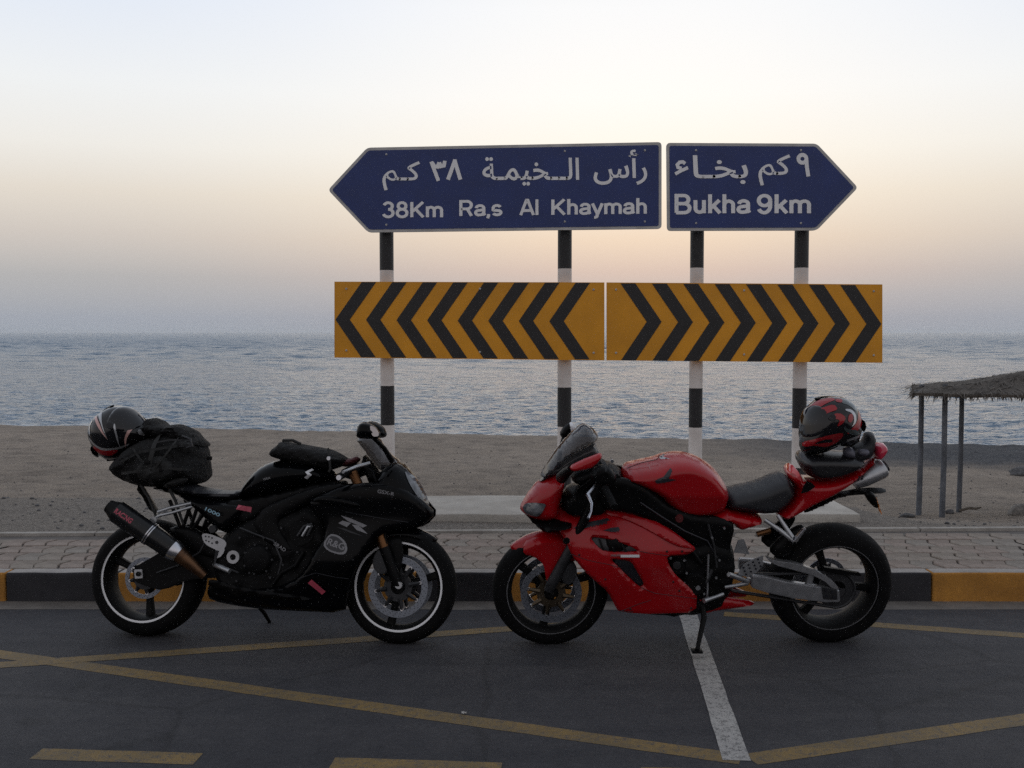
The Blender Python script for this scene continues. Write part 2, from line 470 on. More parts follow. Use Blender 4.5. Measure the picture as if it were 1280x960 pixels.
def b_sea(t, b):
    c = objco(t)
    b.inputs['Base Color'].default_value = (.032, .108, .20, 1)
    b.inputs['IOR'].default_value = 1.33
    b.inputs['Roughness'].default_value = .16
    a = noise_n(t, 1., 4, objco(t, (1.6, 2.6, 1)), .6)
    d = noise_n(t, 1., 3, objco(t, (6., 9., 1)), .6)
    e_ = noise_n(t, 1., 5, objco(t, (.16, .42, 1)), .65)
    n0 = bumpn(t, b, e_, .9, .9); n1 = bumpn(t, b, a, .8, .2, n0); bumpn(t, b, d, .7, .06, n1)
    # waves too small to model farther out become roughness of the surface
    s = nn(t, 'ShaderNodeSeparateXYZ'); t.links.new(c, s.inputs[0])
    mr = nn(t, 'ShaderNodeMapRange', interpolation_type='SMOOTHSTEP'); mr.inputs[1].default_value = 40.; mr.inputs[2].default_value = 420.
    mr.inputs[3].default_value = .09; mr.inputs[4].default_value = .30
    # thin broken wash along the water's edge
    def mth(op, p, q):
        n = nn(t, 'ShaderNodeMath', operation=op)
        for i, v in enumerate((p, q)):
            if isinstance(v, (int, float)): n.inputs[i].default_value = v
            else: t.links.new(v, n.inputs[i])
        return n.outputs[0]
    al = mth('ADD', mth('ADD', s.outputs[1], mth('MULTIPLY', s.outputs[0], .19)), mth('MULTIPLY', mth('SUBTRACT', noise_n(t, 1., 4, objco(t, (.16, .5, 1)), .6), .5), 9.))
    fo = nn(t, 'ShaderNodeMapRange', interpolation_type='SMOOTHSTEP'); fo.inputs[1].default_value = 49.; fo.inputs[2].default_value = 46.2
    t.links.new(al, fo.inputs[0])
    br = nn(t, 'ShaderNodeMapRange'); br.inputs[1].default_value = .47; br.inputs[2].default_value = .60
    t.links.new(noise_n(t, 1., 6, objco(t, (1.2, 5., 1)), .7), br.inputs[0])
    fm = mth('MULTIPLY', mth('MULTIPLY', fo.outputs[0], br.outputs[0]), .75)
    t.links.new(cmix(t, fm, (.032, .108, .20), (.62, .65, .68)), b.inputs['Base Color'])
    t.links.new(s.outputs[1], mr.inputs[0]); t.links.new(mth('ADD', mr.outputs[0], mth('MULTIPLY', fm, .4)), b.inputs['Roughness'])
M_SEA = surf_mat('sea_water', b_sea)

def grid_mesh(name, X, Y, Z, m, smooth=True):
    r, c = X.shape
    me = bpy.data.meshes.new(name)
    V = np.stack([X, Y, Z], -1).reshape(-1, 3)
    i = np.arange(r * c).reshape(r, c)
    F = np.stack([i[:-1, :-1], i[:-1, 1:], i[1:, 1:], i[1:, :-1]], -1).reshape(-1, 4)
    me.vertices.add(len(V)); me.vertices.foreach_set('co', V.ravel())
    me.loops.add(F.size); me.loops.foreach_set('vertex_index', F.ravel().astype(np.int32))
    me.polygons.add(len(F)); me.polygons.foreach_set('loop_start', np.arange(0, F.size, 4, dtype=np.int32))
    me.polygons.foreach_set('use_smooth', np.full(len(F), smooth))
    me.update(calc_edges=True)
    return link(name, me, m)

# ---- road
KY = 6.21                                  # kerb face
KZ = 0.18                                  # kerb and pavement height
xs = np.linspace(-90, 90, 60); ys = np.concatenate([np.linspace(-70, 0, 15), np.linspace(.6, KY + .05, 14)])
Xg, Yg = np.meshgrid(xs, ys)
road = tag(grid_mesh('road', Xg, Yg, np.zeros_like(Xg), M_ASPHALT), kind='structure')

def flat_poly(name, pts, z, m, parent, thick=0.):
    bm = bmesh.new(); bm.faces.new([bm.verts.new((p[0], p[1], z)) for p in pts])
    o = finish(name, bm, m, parent, None, recalc=False)
    if o.data.polygons[0].normal.z < 0: o.data.flip_normals()
    return o
def stripe(name, a, b, w, m, z=.0012, jag=.0025):
    """Painted stripe between two road points with slightly uneven edges."""
    a, b = Vector(a[:2]), Vector(b[:2]); d = (b - a); L = d.length; d.normalize(); n = Vector((-d.y, d.x))
    k = max(4, int(L / .12)); L1, L2 = [], []
    for i in range(k + 1):
        p = a + d * (L * i / k)
        L1.append(p + n * (w / 2 + random.uniform(-jag, jag))); L2.append(p - n * (w / 2 + random.uniform(-jag, jag)))
    bm = bmesh.new()
    va = [bm.verts.new((p.x, p.y, z)) for p in L1]; vb = [bm.verts.new((p.x, p.y, z)) for p in L2]
    for i in range(k): bm.faces.new((vb[i], vb[i + 1], va[i + 1], va[i]))
    o = finish(name, bm, m, road, None, recalc=False)
    if o.data.polygons[0].normal.z < 0: o.data.flip_normals()
    return o
def ext(p, q, k):                            # point beyond q, seen from p
    p, q = Vector(p[:2]), Vector(q[:2]); return q + (q - p).normalized() * k
g_ = ground
A0, A1 = g_(100, 832), g_(926, 949)
stripe('painted_line', ext(A1, A0, 2.2), A1, .105, M_YLINE)
B0, B1 = g_(0, 831.5), g_(640, 786)
stripe('painted_line', ext(B1, B0, 3.), ext(B0, B1, .35), .10, M_YLINE, .0017)
C0, C1 = g_(905, 767.5), g_(1280, 794.5)
stripe('painted_line', C0, ext(C0, C1, 3.), .10, M_YLINE)
D0, D1 = g_(938, 949.5), g_(1280, 899.5)
stripe('painted_line', D0, ext(D0, D1, 3.), .105, M_YLINE)
E0, E1 = g_(45, 942.5), g_(605, 960)
dE = (E1 - E0).normalized(); sp = (g_(415, 954) - E0).length; ln = (g_(258, 949.5) - E0).length
for k in range(-3, 7):
    a = E0 + dE * (sp * k); stripe('painted_dash', a, a + dE * (ln * .95), .105, M_YLINE, .0012)
stripe('painted_line', g_(858, 763), g_(921, 951), .105, M_WLINE, .0022)

# gutter strip, a hand's breadth of dusty concrete along the kerb
bm = bmesh.new()
k = 200; va, vb = [], []
for i in range(k + 1):
    x = -30 + 60 * i / k
    va.append(bm.verts.new((x, KY + .02, .005)))
    vb.append(bm.verts.new((x, KY - .17 + .012 * noise.noise((x * 2.1, 0, 0)) + .01 * noise.noise((x * 9, 3, 0)), .001)))
for i in range(k): bm.faces.new((vb[i], vb[i + 1], va[i + 1], va[i]))
tag(finish('gutter', bm, M_GUTTER, None, None), kind='structure')

# ---- kerb: stones painted black and yellow in turn
KDEP = .115
kerb = empty('kerb', (0, KY, 0)); tag(kerb, kind='structure')
cuts = [7, 147, 285, 400, 520, 632, 752, 898, 1040, 1165, 1312]
kx = [at(c, 740, KY).x for c in cuts]
L0 = .66
kx = [kx[0] - L0 * i for i in range(12, 0, -1)] + kx + [kx[-1] + L0 * i for i in range(1, 13)]
for i in range(len(kx) - 1):
    a, b = kx[i] + .003, kx[i + 1] - .003
    yel = (i - 12) % 2 == 1
    bm = bmesh.new()
    nz = 8
    bm_box(bm, ((a + b) / 2, KDEP / 2, KZ / 2 - .06), (b - a, KDEP, KZ + .12), None, .014, 0, 3)
    bmesh.ops.subdivide_edges(bm, edges=[e for e in bm.edges if e.calc_length() > .2], cuts=10, use_grid_fill=True)
    for v in bm.verts:
        q = v.co * 6
        v.co += Vector((0, noise.noise(q), noise.noise(q + Vector((9, 0, 0))))) * .004
    for f in bm.faces:
        f.material_index = 1 if f.normal.z > .8 else 0  # upward faces take the paler grey
    finish('kerb_stone', bm, [M_KYEL if yel else M_KBLACK, M_KTOP], kerb, 40)

# ---- pavement
PL, PR = ground(0, 668.5, KZ), ground(1280, 661.5, KZ)
def back_y(x): return PL.y + (PR.y - PL.y) * (x - PL.x) / (PR.x - PL.x)
pav = flat_poly('pavement', [(-30, KY + KDEP - .01), (30, KY + KDEP - .01), (30, back_y(30) + .02), (-30, back_y(-30) + .02)], KZ - .014, M_JOINT, None)
tag(pav, kind='structure')
PW, PD, PT = .152, .222, .05
def paver_outline():
    z = .016                                  # zig-zag sides that lock into each other
    w, d = PW / 2 - .0035, PD / 2 - .0035
    return [(-w + z, -d), (w + z, -d), (w, -d * .5), (w - z, -d * .18), (w - z, d * .18), (w, d * .5), (w + z, d), (-w + z, d), (-w, d * .5), (-w - z, d * .18), (-w - z, -d * .18), (-w, -d * .5)]
def paver_mesh(name, m):
    bm = bmesh.new(); o = paver_outline()
    rings = []
    for s, z in ((1., -PT), (1., -.006), (.94, 0)):
        rings.append([bm.verts.new((x * (s if s == 1 else (abs(x) - .005) / max(abs(x), 1e-6)), y * (s if s == 1 else (abs(y) - .005) / max(abs(y), .006)), z)) for x, y in o])
    for a, b in zip(rings, rings[1:]):
        for i in range(len(o)): bm.faces.new((a[i], a[(i + 1) % len(o)], b[(i + 1) % len(o)], b[i]))
    bm.faces.new(rings[-1])
    bmesh.ops.recalc_face_normals(bm, faces=bm.faces[:])
    me = bpy.data.meshes.new(name); bm.to_mesh(me); bm.free(); me.materials.append(m); return me
pm = [paver_mesh('paver', m) for m in PAV]
extra = bmesh.new(); n_p = 0
rows = int((7.75 - KY - KDEP) / PD) + 1
for j in range(rows):
    y = KY + KDEP + PD * (j + .5) + .006
    for i in range(-180, 181):
        x = i * PW + (PW / 2 if j % 2 else 0) + .004 * math.sin(i * 1.7)
        if y + PD * .35 > back_y(x): continue
        z = KZ + random.uniform(-.004, .003); rot = random.gauss(0, .012)
        tl = (random.gauss(0, .012), random.gauss(0, .012))
        vis = abs(x) < (y * 640 / FPX + .05)
        if vis and n_p < 300:
            o = bpy.data.objects.new('paver', random.choice(pm)); COL.objects.link(o); o.parent = pav
            o.location = (x, y, z); o.rotation_euler = (tl[0], tl[1], rot); n_p += 1
        else:
            vs_ = [extra.verts.new(Matrix.Rotation(rot, 3, 'Z') @ Vector((a, b, 0)) + Vector((x, y, z))) for a, b in paver_outline()]
            extra.faces.new(vs_)
tag(finish('pavers_beyond', extra, PAV[1], pav, None), kind='stuff')
# edging strip along the back of the pavement
bm = bmesh.new()
for i in range(-14, 14):
    a, b = i * 1.0 + .004, i * 1.0 + .996
    q = Matrix.Rotation(math.atan2(back_y(1) - back_y(0), 1), 3, 'Z')
    bm_box(bm, ((a + b) / 2, back_y((a + b) / 2) + .035, KZ - .06), (b - a, .06, .14), q, .008, 0, 2)
edge = finish('pavement_edging', bm, M_EDGE, None, 40)
tag(edge, kind='structure')

# ---- beach: a narrow shoulder behind the pavement, a bank, then sand down to the water
def crest(x): return 41.1 - .19 * x
def beach_z(x, y):
    sh = 9.35 - 1.35 * (1 / (1 + math.exp(-(x - 3.0) * 7)))
    prof = [(0, .145), (sh, .135), (sh + 1.2, -.25), (12.3, -.62), (15, -1.11), (18, -1.62), (22, -1.98), (28, -2.2), (35, -2.36), (41, -2.47), (43, -2.66), (47, -3.35), (60, -4.6), (200, -9)]
    f = y if y < 20 else 20 + (y - 20) * (41 - 20) / (max(24, crest(x)) - 20)
    for (a, za), (b, zb) in zip(prof, prof[1:]):
        if f <= b:
            t = (f - a) / (b - a); return za + (zb - za) * t
    return -9
def bnoise(x, y):
    k = min(1, max(.12, (y - 8.5) / 6))
    return k * (.08 * noise.noise((x * .35, y * .35, 1.3)) + .06 * noise.noise((x * 1.1, y * 1.1, 4.)) + .022 * noise.noise((x * 3.1, y * 3.1, 9.))) + .010 * noise.noise((x * 7, y * 7, 2.))
ys = np.concatenate([np.linspace(7.3, 12, 70)[:-1], np.geomspace(12, 60, 190)])
us = np.linspace(-1, 1, 330)
X = np.zeros((len(ys), len(us))); Y = np.zeros_like(X); Z = np.zeros_like(X)
for i, y in enumerate(ys):
    for j, u in enumerate(us):
        x = u * (8 + y * .72) * (abs(u) * .25 + .75)
        yy = max(y, back_y(x) + .01) if y < 8 else y
        X[i, j], Y[i, j], Z[i, j] = x, yy, beach_z(x, yy) + bnoise(x, yy)
beach = tag(grid_mesh('beach', X, Y, Z, M_SAND), kind='structure')

# ---- a scrap of litter on the road
p0 = ground(576.5, 894); bm = bmesh.new(); random.seed(3)
vv = [[bm.verts.new((p0.x + i * .0055 + random.uniform(-.002, .002), p0.y + j * .005, .004 + random.uniform(0, .008))) for i in range(5)] for j in range(4)]
for j in range(3):
    for i in range(4): bm.faces.new((vv[j][i], vv[j][i + 1], vv[j + 1][i + 1], vv[j + 1][i]))
o = finish('paper_scrap', bm, mat('crumpled_paper', (.40, .39, .37), .8), None, 60)
o.modifiers.new('thick', 'SOLIDIFY').thickness = .001
tag(o, 'tiny crumpled white paper scrap lying on the bare asphalt', 'paper')
# ---- sea
SEA_Z = -2.97
nr, nc = 1500, 460
yr = np.geomspace(34, 9000, nr)[:, None]; uc = np.linspace(-1, 1, nc)[None, :]
Ys = np.repeat(yr, nc, 1); Xs = uc * (22 + yr * .74)
step = np.maximum(np.gradient(yr[:, 0])[:, None], (22 + yr * .74) * 2 / nc * .6)
Zs = np.zeros_like(Ys)
for k in range(90):
    lam = math.exp(rng.uniform(math.log(.30), math.log(1.7)))
    th = rng.normal(-math.pi / 2 + .35, .55); kk = 2 * math.pi / lam
    amp = .0062 * lam ** .9 * rng.uniform(.5, 1.2)
    fade = np.clip((lam / step - 2.2) / 2.5, 0, 1)
    ph = kk * (Xs * math.cos(th) + Ys * math.sin(th)) + rng.uniform(0, 6.28)
    gust = .6 + .8 * np.clip(.5 + .5 * np.sin(Xs * .05 * rng.uniform(.3, 1) + Ys * .09 * rng.uniform(.3, 1) + rng.uniform(0, 6)), 0, 1)
    Zs += fade * amp * gust * (np.sin(ph) + .22 * np.sin(2 * ph + 1.3))
off = np.clip((Ys - 55) / 170, 0, 1); off = off * off * (3 - 2 * off)      # longer waves build up away from the shore
for k in range(60):
    lam = math.exp(rng.uniform(math.log(2.4), math.log(26)))
    th = rng.normal(-math.pi / 2 + .35, .5); kk = 2 * math.pi / lam
    fade = np.clip((lam / step - 2.2) / 2.5, 0, 1)
    ph = kk * (Xs * math.cos(th) + Ys * math.sin(th)) + rng.uniform(0, 6.28)
    Zs += off * fade * .0046 * lam * rng.uniform(.5, 1.2) * (np.sin(ph) + .22 * np.sin(2 * ph + 1.3))
sea = tag(grid_mesh('sea', Xs, Ys, SEA_Z + Zs, M_SEA), kind='structure')

# ---- stones and pebbles on the beach
M_STONE = mat('grey_stone', (.22, .205, .19), .9, var=.35, vscale=14, bump=.6, bscale=40)
M_STONED = mat('dark_stone', (.10, .10, .105), .9, var=.35, vscale=14, bump=.6, bscale=40)
def bm_rock(bm, c, s, seed, sub=2):
    r = bmesh.ops.create_icosphere(bm, subdivisions=sub, radius=1)
    for v in r['verts']:
        p = v.co.copy(); k = 1 + .35 * noise.noise(p * 1.2 + Vector((seed, seed * 2, 0))) + .15 * noise.noise(p * 3.1 + Vector((0, seed, 5)))
        v.co = Vector(c) + Vector((p.x * s[0], p.y * s[1], p.z * s[2])) * k
bm = bmesh.new()
for i in range(3200):
    y = math.exp(random.uniform(math.log(7.8), math.log(36)))
    x = random.uniform(-1, 1) * (y * .56)
    if -1.5 < x < 2.95 and y < 9.4: continue
    if random.random() > .35 + .65 * abs(noise.noise((x * .6, y * .6, 0))) * 2: continue
    s = random.choice((.006, .008, .010, .013, .018)) * (1 + y * .02)
    bm_rock(bm, (x, y, beach_z(x, y) + bnoise(x, y) + s * .25), (s, s * random.uniform(.6, 1), s * .6), i, 1)
tag(finish('pebbles', bm, M_STONED, None, 180), 'loose dark pebbles strewn over the sand', 'pebbles', kind='stuff')
def stone(name, px, py, Yd, s, label, cat, m, seed):
    p = at(px, py, Yd); z = beach_z(p.x, Yd) + bnoise(p.x, Yd)
    o = empty('x'); bpy.data.objects.remove(o)
    bm = bmesh.new(); bm_rock(bm, (0, 0, 0), s, seed, 3)
    o = finish(name, bm, m, None, 180); o.location = (p.x, Yd, z + s[2] * .45)
    tag(o, label, cat); return o
stone('boulder', 1277, 634, 18.7, (.24, .2, .13), 'rounded grey rock on the sand at the right edge of the picture', 'rock', M_STONE, 3.1)
stone('stone', 1134, 645, 18.3, (.12, .1, .05), 'low dark clod of stone at the foot of the leftmost shelter post', 'stone', M_STONED, 5.2)
stone('stone', 1187, 641, 18.4, (.08, .07, .045), 'small dark stone between the second and third shelter posts', 'stone', M_STONED, 8.2)
stone('stone', 1278, 584, 28, (.34, .24, .14), 'dark flat rock low on the shingle near the water at far right', 'stone', M_STONED, 9.7)
p0 = at(1203, 637, 18.6); bm = bmesh.new()
zz = beach_z(p0.x, 18.6) + bnoise(p0.x, 18.6) + .03
bm_tube(bm, [(p0.x - .05, 18.6, zz), (p0.x + .12, 18.58, zz + .05), (p0.x + .26, 18.62, zz + .03), (p0.x + .34, 18.6, zz + .06)], [.022, .026, .022, .012], 8)
tag(finish('driftwood', bm, mat('driftwood_grey', (.13, .11, .09), .9, var=.3, bump=.5), None, 60), 'short crooked piece of driftwood lying right of the third shelter post', 'driftwood')

# ================================================================== SIGNS
M_POSTB = mat('black_post_paint', (.016, .016, .018), .5, var=.25, vscale=8, bump=.1)
M_POSTW = mat('white_post_paint', (.80, .755, .73), .6, var=.1, vscale=9, bump=.1, col2=(.66, .615, .59))
M_SBLUE = mat('blue_sign_sheeting', (.020, .040, .165), .45, var=.12, vscale=5)
M_SWHITE = mat('white_sign_sheeting', (.88, .88, .90), .5, var=.05, vscale=9)
M_SBORDER = mat('sign_border', (.50, .49, .48), .5, var=.15, vscale=9)
M_SORG = mat('amber_board_sheeting', (.74, .315, .010), .45, var=.1, vscale=4)
M_SBLK = mat('black_board_sheeting', (.018, .017, .018), .45, var=.2, vscale=10)
M_SBACK = mat('bare_sign_back', (.38, .39, .40), .45, metal=.7, var=.15)
SY = 8.52                                     # front of the sign panels
PY = 8.66                                     # post centre
plinth = None
bm = bmesh.new()
bm_box(bm, (.71, 8.585, -.05), (4.06, .93, .5), None, .012, 0, 2)
bmesh.ops.subdivide_edges(bm, edges=[e for e in bm.edges if e.calc_length() > .3], cuts=12, use_grid_fill=True)
for v in bm.verts: v.co += Vector((noise.noise(v.co * 3), noise.noise(v.co * 3 + Vector((5, 0, 0))), noise.noise(v.co * 4 + Vector((0, 7, 0))))) * .008
plinth = tag(finish('plinth', bm, M_CONC, None, 40), 'long low slab of pale concrete that carries the sign posts', 'slab')
PTOP = .2

def spoly(name, pts, Y, m, parent, th=.0):
    """Panel outline given in photograph pixels, built at depth Y; th = thickness behind."""
    P = [at(x, y, Y) for x, y in pts]
    bm = bmesh.new()
    f = bm.faces.new([bm.verts.new(p) for p in P])
    if th:
        r = bmesh.ops.extrude_face_region(bm, geom=[f])
        for v in r['geom']:
            if isinstance(v, bmesh.types.BMVert): v.co.y += th
    return finish(name, bm, m, parent, 30)
def round_poly(pts, r, keep=()):
    out = []
    n = len(pts)
    for i, p in enumerate(pts):
        a, b = Vector(pts[i - 1]), Vector(pts[(i + 1) % n]); p = Vector(p)
        u, w = (a - p).normalized(), (b - p).normalized()
        s, e = p + u * r, p + w * r
        for k in range(5):
            t = k / 4; q = s * (1 - t) ** 2 + p * 2 * t * (1 - t) + e * t * t; out.append((q.x, q.y))
    return out
def inset(pts, d):
    n = len(pts); out = []
    ar = sum(pts[i][0] * pts[(i + 1) % n][1] - pts[(i + 1) % n][0] * pts[i][1] for i in range(n))
    sg = 1 if ar > 0 else -1
    for i in range(n):
        a, p, b = Vector(pts[i - 1]), Vector(pts[i]), Vector(pts[(i + 1) % n])
        u, w = (p - a).normalized(), (b - p).normalized()
        n1, n2 = Vector((-u.y, u.x)) * sg, Vector((-w.y, w.x)) * sg
        m = (n1 + n2).normalized(); out.append(tuple(p + m * (d / max(.3, m.dot(n1)))))
    return out

# stroke lettering in the manner of the sign: (paths in units of the em), advance
def arc(cx, cy, rx, ry, a0, a1, n=14): return [(cx + rx * math.cos(R(a0 + (a1 - a0) * i / n)), cy + ry * math.sin(R(a0 + (a1 - a0) * i / n))) for i in range(n + 1)]
GL = {
 '3': ([arc(.27, .53, .17, .165, 165, -90) , arc(.27, .2, .2, .185, 90, -165)], .56),
 '8': ([arc(.28, .54, .16, .16, 0, 360, 20), arc(.28, .2, .2, .185, 0, 360, 20)], .58),
 '9': ([arc(.28, .5, .19, .2, 0, 360, 20), [(.47, .5), (.47, .33)] + arc(.27, .3, .2, .28, 0, -150)[1:]], .58),
 'K': ([[(.1, 0), (.1, .73)], [(.56, .73), (.13, .28)], [(.25, .4), (.57, 0)]], .64),
 'k': ([[(.1, 0), (.1, .75)], [(.42, .52), (.12, .2)], [(.21, .3), (.44, 0)]], .49),
 'm': ([[(.1, 0), (.1, .52)], [(.1, .3)] + arc(.24, .34, .14, .14, 180, 0) + [(.38, 0)], [(.38, .3)] + arc(.53, .34, .15, .14, 180, 0) + [(.68, 0)]], .78),
 'R': ([[(.1, 0), (.1, .70), (.34, .70)] + arc(.36, .52, .17, .18, 90, -90) + [(.1, .34)], [(.36, .34), (.54, 0)]], .64),
 'a': ([[(.09, .37)] + arc(.25, .37, .155, .12, 160, 0) + [(.405, .1), (.45, .02)], [(.40, .29), (.2, .26)] + arc(.2, .15, .13, .11, 110, 270) + arc(.25, .2, .155, .16, -70, 0)], .51),
 ',': ([[(.09, .08), (.09, .0), (.05, -.12)]], .2),
 's': ([arc(.23, .37, .15, .12, 20, 180)[0:] + arc(.23, .27, .15, .02, 180, 270)[1:] + [(.28, .24)] + arc(.24, .15, .16, .11, 60, -160)], .46),
 'A': ([[(.03, 0), (.28, .72), (.34, .72), (.59, 0)], [(.12, .22), (.5, .22)]], .64),
 'l': ([[(.1, 0), (.1, .75)]], .2),
 'h': ([[(.1, 0), (.1, .75)], [(.1, .3)] + arc(.25, .33, .15, .15, 180, 0) + [(.40, 0)]], .51),
 'y': ([[(.03, .52), (.23, .03)], [(.43, .52), (.22, -.05)] + arc(.12, -.08, .1, .07, 0, -100)], .47),
 'B': ([[(.1, .02), (.1, .70), (.33, .70)] + arc(.35, .54, .16, .16, 90, -90) + [(.1, .38)], [(.35, .38)] + arc(.36, .2, .19, .18, 90, -90) + [(.08, .02)]], .65),
 'u': ([[(.1, .52), (.1, .2)] + arc(.24, .19, .14, .15, 180, 360) , [(.39, .52), (.39, 0)]], .5),
 ' ': ([], .27),
}
def ribbon(bm, path, w, xf, zoff):
    n = len(path); L, Rr = [], []
    for i in range(n):
        p = Vector(path[i]); a = Vector(path[max(0, i - 1)]); b = Vector(path[min(n - 1, i + 1)])
        if 0 < i < n - 1:
            u, v = (p - a), (b - p)
            u = u.normalized() if u.length > 1e-6 else v.normalized(); v = v.normalized() if v.length > 1e-6 else u
            m = (u + v); m = m.normalized() if m.length > .2 else u
            sc = 1 / max(.5, m.dot(u))
        else:
            m = (b - a).normalized(); sc = 1
        nr_ = Vector((-m.y, m.x)) * (w / 2 * sc)
        L.append(bm.verts.new(xf(p + nr_, zoff))); Rr.append(bm.verts.new(xf(p - nr_, zoff)))
    for i in range(n - 1): bm.faces.new((Rr[i], Rr[i + 1], L[i + 1], L[i]))
def latin(name, text, p_left, p_right, height_px, parent, Y, m, stroke=.13):
    """Lettering on a baseline from p_left to p_right (pixels), cap height in pixels."""
    adv = sum(GL[c][1] for c in text)
    a, b = Vector(p_left), Vector(p_right); d = (b - a) / adv
    up = Vector((d.y, -d.x)).normalized() * -1 if False else Vector((0, -1)) * (height_px / .73)
    bm = bmesh.new(); x = 0; lay = 0
    for c in text:
        for path in GL[c][0]:
            lay += 1
            def xf(q, zo, x=x):
                px = a + d * (x + q.x) + up * q.y
                return at(px.x, px.y, Y - .002 - zo)
            ribbon(bm, path, stroke, xf, .00012 * (lay % 5))
        x += GL[c][1]
    return finish(name, bm, m, parent, None, recalc=False)
def arabic(name, body, x0, x1, y0, y1, parent, Y, m, skew=0., off=.014):
    """Word from Blender's built-in letters, already in joined forms and left-to-right order, fitted to a pixel box."""
    c = bpy.data.curves.new('w', 'FONT'); c.body = body; c.offset = off; c.resolution_u = 4; c.fill_mode = 'FRONT'
    o = bpy.data.objects.new('w', c); me = bpy.data.meshes.new_from_object(o)
    bpy.data.objects.remove(o); bpy.data.curves.remove(c)
    co = np.array([v.co[:2] for v in me.vertices]); lo, hi = co.min(0), co.max(0)
    me.transform(Matrix()); 
    for v, q in zip(me.vertices, co):
        t = (q - lo) / (hi - lo); px = x0 + (x1 - x0) * t[0]; py = y1 + (y0 - y1) * t[1] + skew * (px - x0)
        v.co = at(px, py, Y - .002)
    me.name = name
    return link(name, me, m, parent)
def strokes(name, paths, w, parent, Y, m):
    bm = bmesh.new()
    for i, p in enumerate(paths): ribbon(bm, p, w, lambda q, zo: at(q.x, q.y, Y - .002 - zo), .00012 * i)
    return finish(name, bm, m, parent, None, recalc=False)

def post(parent, pxl, pxr, marks, ztop):
    """Steel tube painted in bands; marks = pixel heights where the colour changes, from the top, black first."""
    a, b = at(pxl, 400, PY), at(pxr, 400, PY); x = (a.x + b.x) / 2; r = (b.x - a.x) / 2
    zs = [ztop] + [at(640, m, PY).z for m in marks] + [PTOP - .02]
    bm = bmesh.new()
    for i, (z1, z0) in enumerate(zip(zs, zs[1:])):
        n = 20; w = 0
        A = [bm.verts.new((x + r * math.cos(2 * math.pi * k / n), PY + r * math.sin(2 * math.pi * k / n), z1)) for k in range(n)]
        B = [bm.verts.new((x + r * math.cos(2 * math.pi * k / n), PY + r * math.sin(2 * math.pi * k / n), z0)) for k in range(n)]
        for k in range(n):
            f = bm.faces.new((B[k], B[(k + 1) % n], A[(k + 1) % n], A[k])); f.material_index = i % 2
        if i == 0: bm.faces.new(A)
    o = finish('post', bm, [M_POSTB, M_POSTW], parent, 40)
    bm = bmesh.new()
    bm_box(bm, (x, PY, PTOP + .008), (.34, .34, .018), None, .003)
    for sx in (-1, 1):
        for sy in (-1, 1):
            bm_lathe(bm, [(0, 0.0005), (0, .014), (.05, .014), (.05, .0005)], (x + sx * .125, PY + sy * .125, PTOP + .015), Vector((0, 0, 1)), 8)
            bm_lathe(bm, [(0, 0.0005), (0, .026), (.02, .026), (.02, .0005)], (x + sx * .125, PY + sy * .125, PTOP + .015), Vector((0, 0, 1)), 6)
    finish('base_plate', bm, mat('rusty_plate', (.09, .08, .075), .6, metal=.4, var=.3), o, 30)
    return o
def rails(parent, x0, x1, ys_):
    for y in ys_:
        a, b = at(x0, y, SY + .03), at(x1, y, SY + .03)
        bm = bmesh.new(); bm_box(bm, ((a.x + b.x) / 2, SY + .048, (a.z + b.z) / 2), (abs(b.x - a.x), .03, .05), None, .004)
        finish('mounting_rail', bm, M_SBACK, parent, 30)

S1 = empty('direction_sign', at(590, 640, PY)); S1.location = (at(595, 400, PY).x, PY, PTOP)
S2 = empty('direction_sign', (at(935, 400, PY).x, PY, PTOP))
tag(S1, 'blue arrow sign pointing left to Ras Al Khaymah above amber chevron board on striped posts', 'road sign', 'direction signs on the slab')
tag(S2, 'blue arrow sign pointing right to Bukha above amber chevron board on striped posts', 'road sign', 'direction signs on the slab')
class Off:                                   # children are built in world space under an empty: shift them back
    pass
def settle(root):
    for ch in list(root.children):
        ch.matrix_parent_inverse = Matrix.Identity(4)
        ch.data.transform(Matrix.Translation(-Vector(root.location)))
        for g in ch.children:
            g.matrix_parent_inverse = Matrix.Identity(4); g.data.transform(Matrix.Translation(-Vector(root.location)))
post(S1, 475, 492.5, [338, 386, 434.5, 482, 531, 580], at(640, 200, PY).z)
post(S1, 697, 714.5, [336, 385, 434.5, 484, 533, 582], at(640, 200, PY).z)
post(S2, 862, 879, [335, 385, 435, 485, 534, 583], at(640, 200, PY).z)
post(S2, 992, 1009.5, [335, 385, 435, 485, 535, 584], at(640, 200, PY).z)
# left arrow panel
o1 = [(410, 237.5), (459, 184.5), (827, 177.5), (827, 286), (460, 290.5)]
p1 = spoly('direction_panel', round_poly(o1, 5), SY, M_SBORDER, S1, .025)
spoly('blue_field', round_poly(inset(o1, 3.6), 3), SY - .003, M_SBLUE, p1)
latin('lettering', '38Km', (477, 271.5), (555, 271.5), 19, p1, SY - .004, M_SWHITE)
latin('lettering', 'Ra,s', (573, 270), (628, 269.5), 19, p1, SY - .004, M_SWHITE)
latin('lettering', 'Al', (650, 269), (674, 268.7), 19, p1, SY - .004, M_SWHITE)
latin('lettering', 'Khaymah', (688, 268.5), (810, 267), 19, p1, SY - .004, M_SWHITE)
arabic('arabic_lettering', '\uFEE2\u0640\uFEDB', 478, 525, 201.5, 238, p1, SY - .004, M_SWHITE)
strokes('arabic_lettering', [[(539, 202), (548, 226)], [(540, 203), (543, 208), (547, 208.5), (549, 203)], [(549, 203), (551, 208), (555, 207), (556, 201)]], 4.6, p1, SY - .004, M_SWHITE)
strokes('arabic_lettering', [[(569, 199.5), (560, 224.5)], [(568, 199.5), (575.5, 224.5)]], 4.8, p1, SY - .004, M_SWHITE)
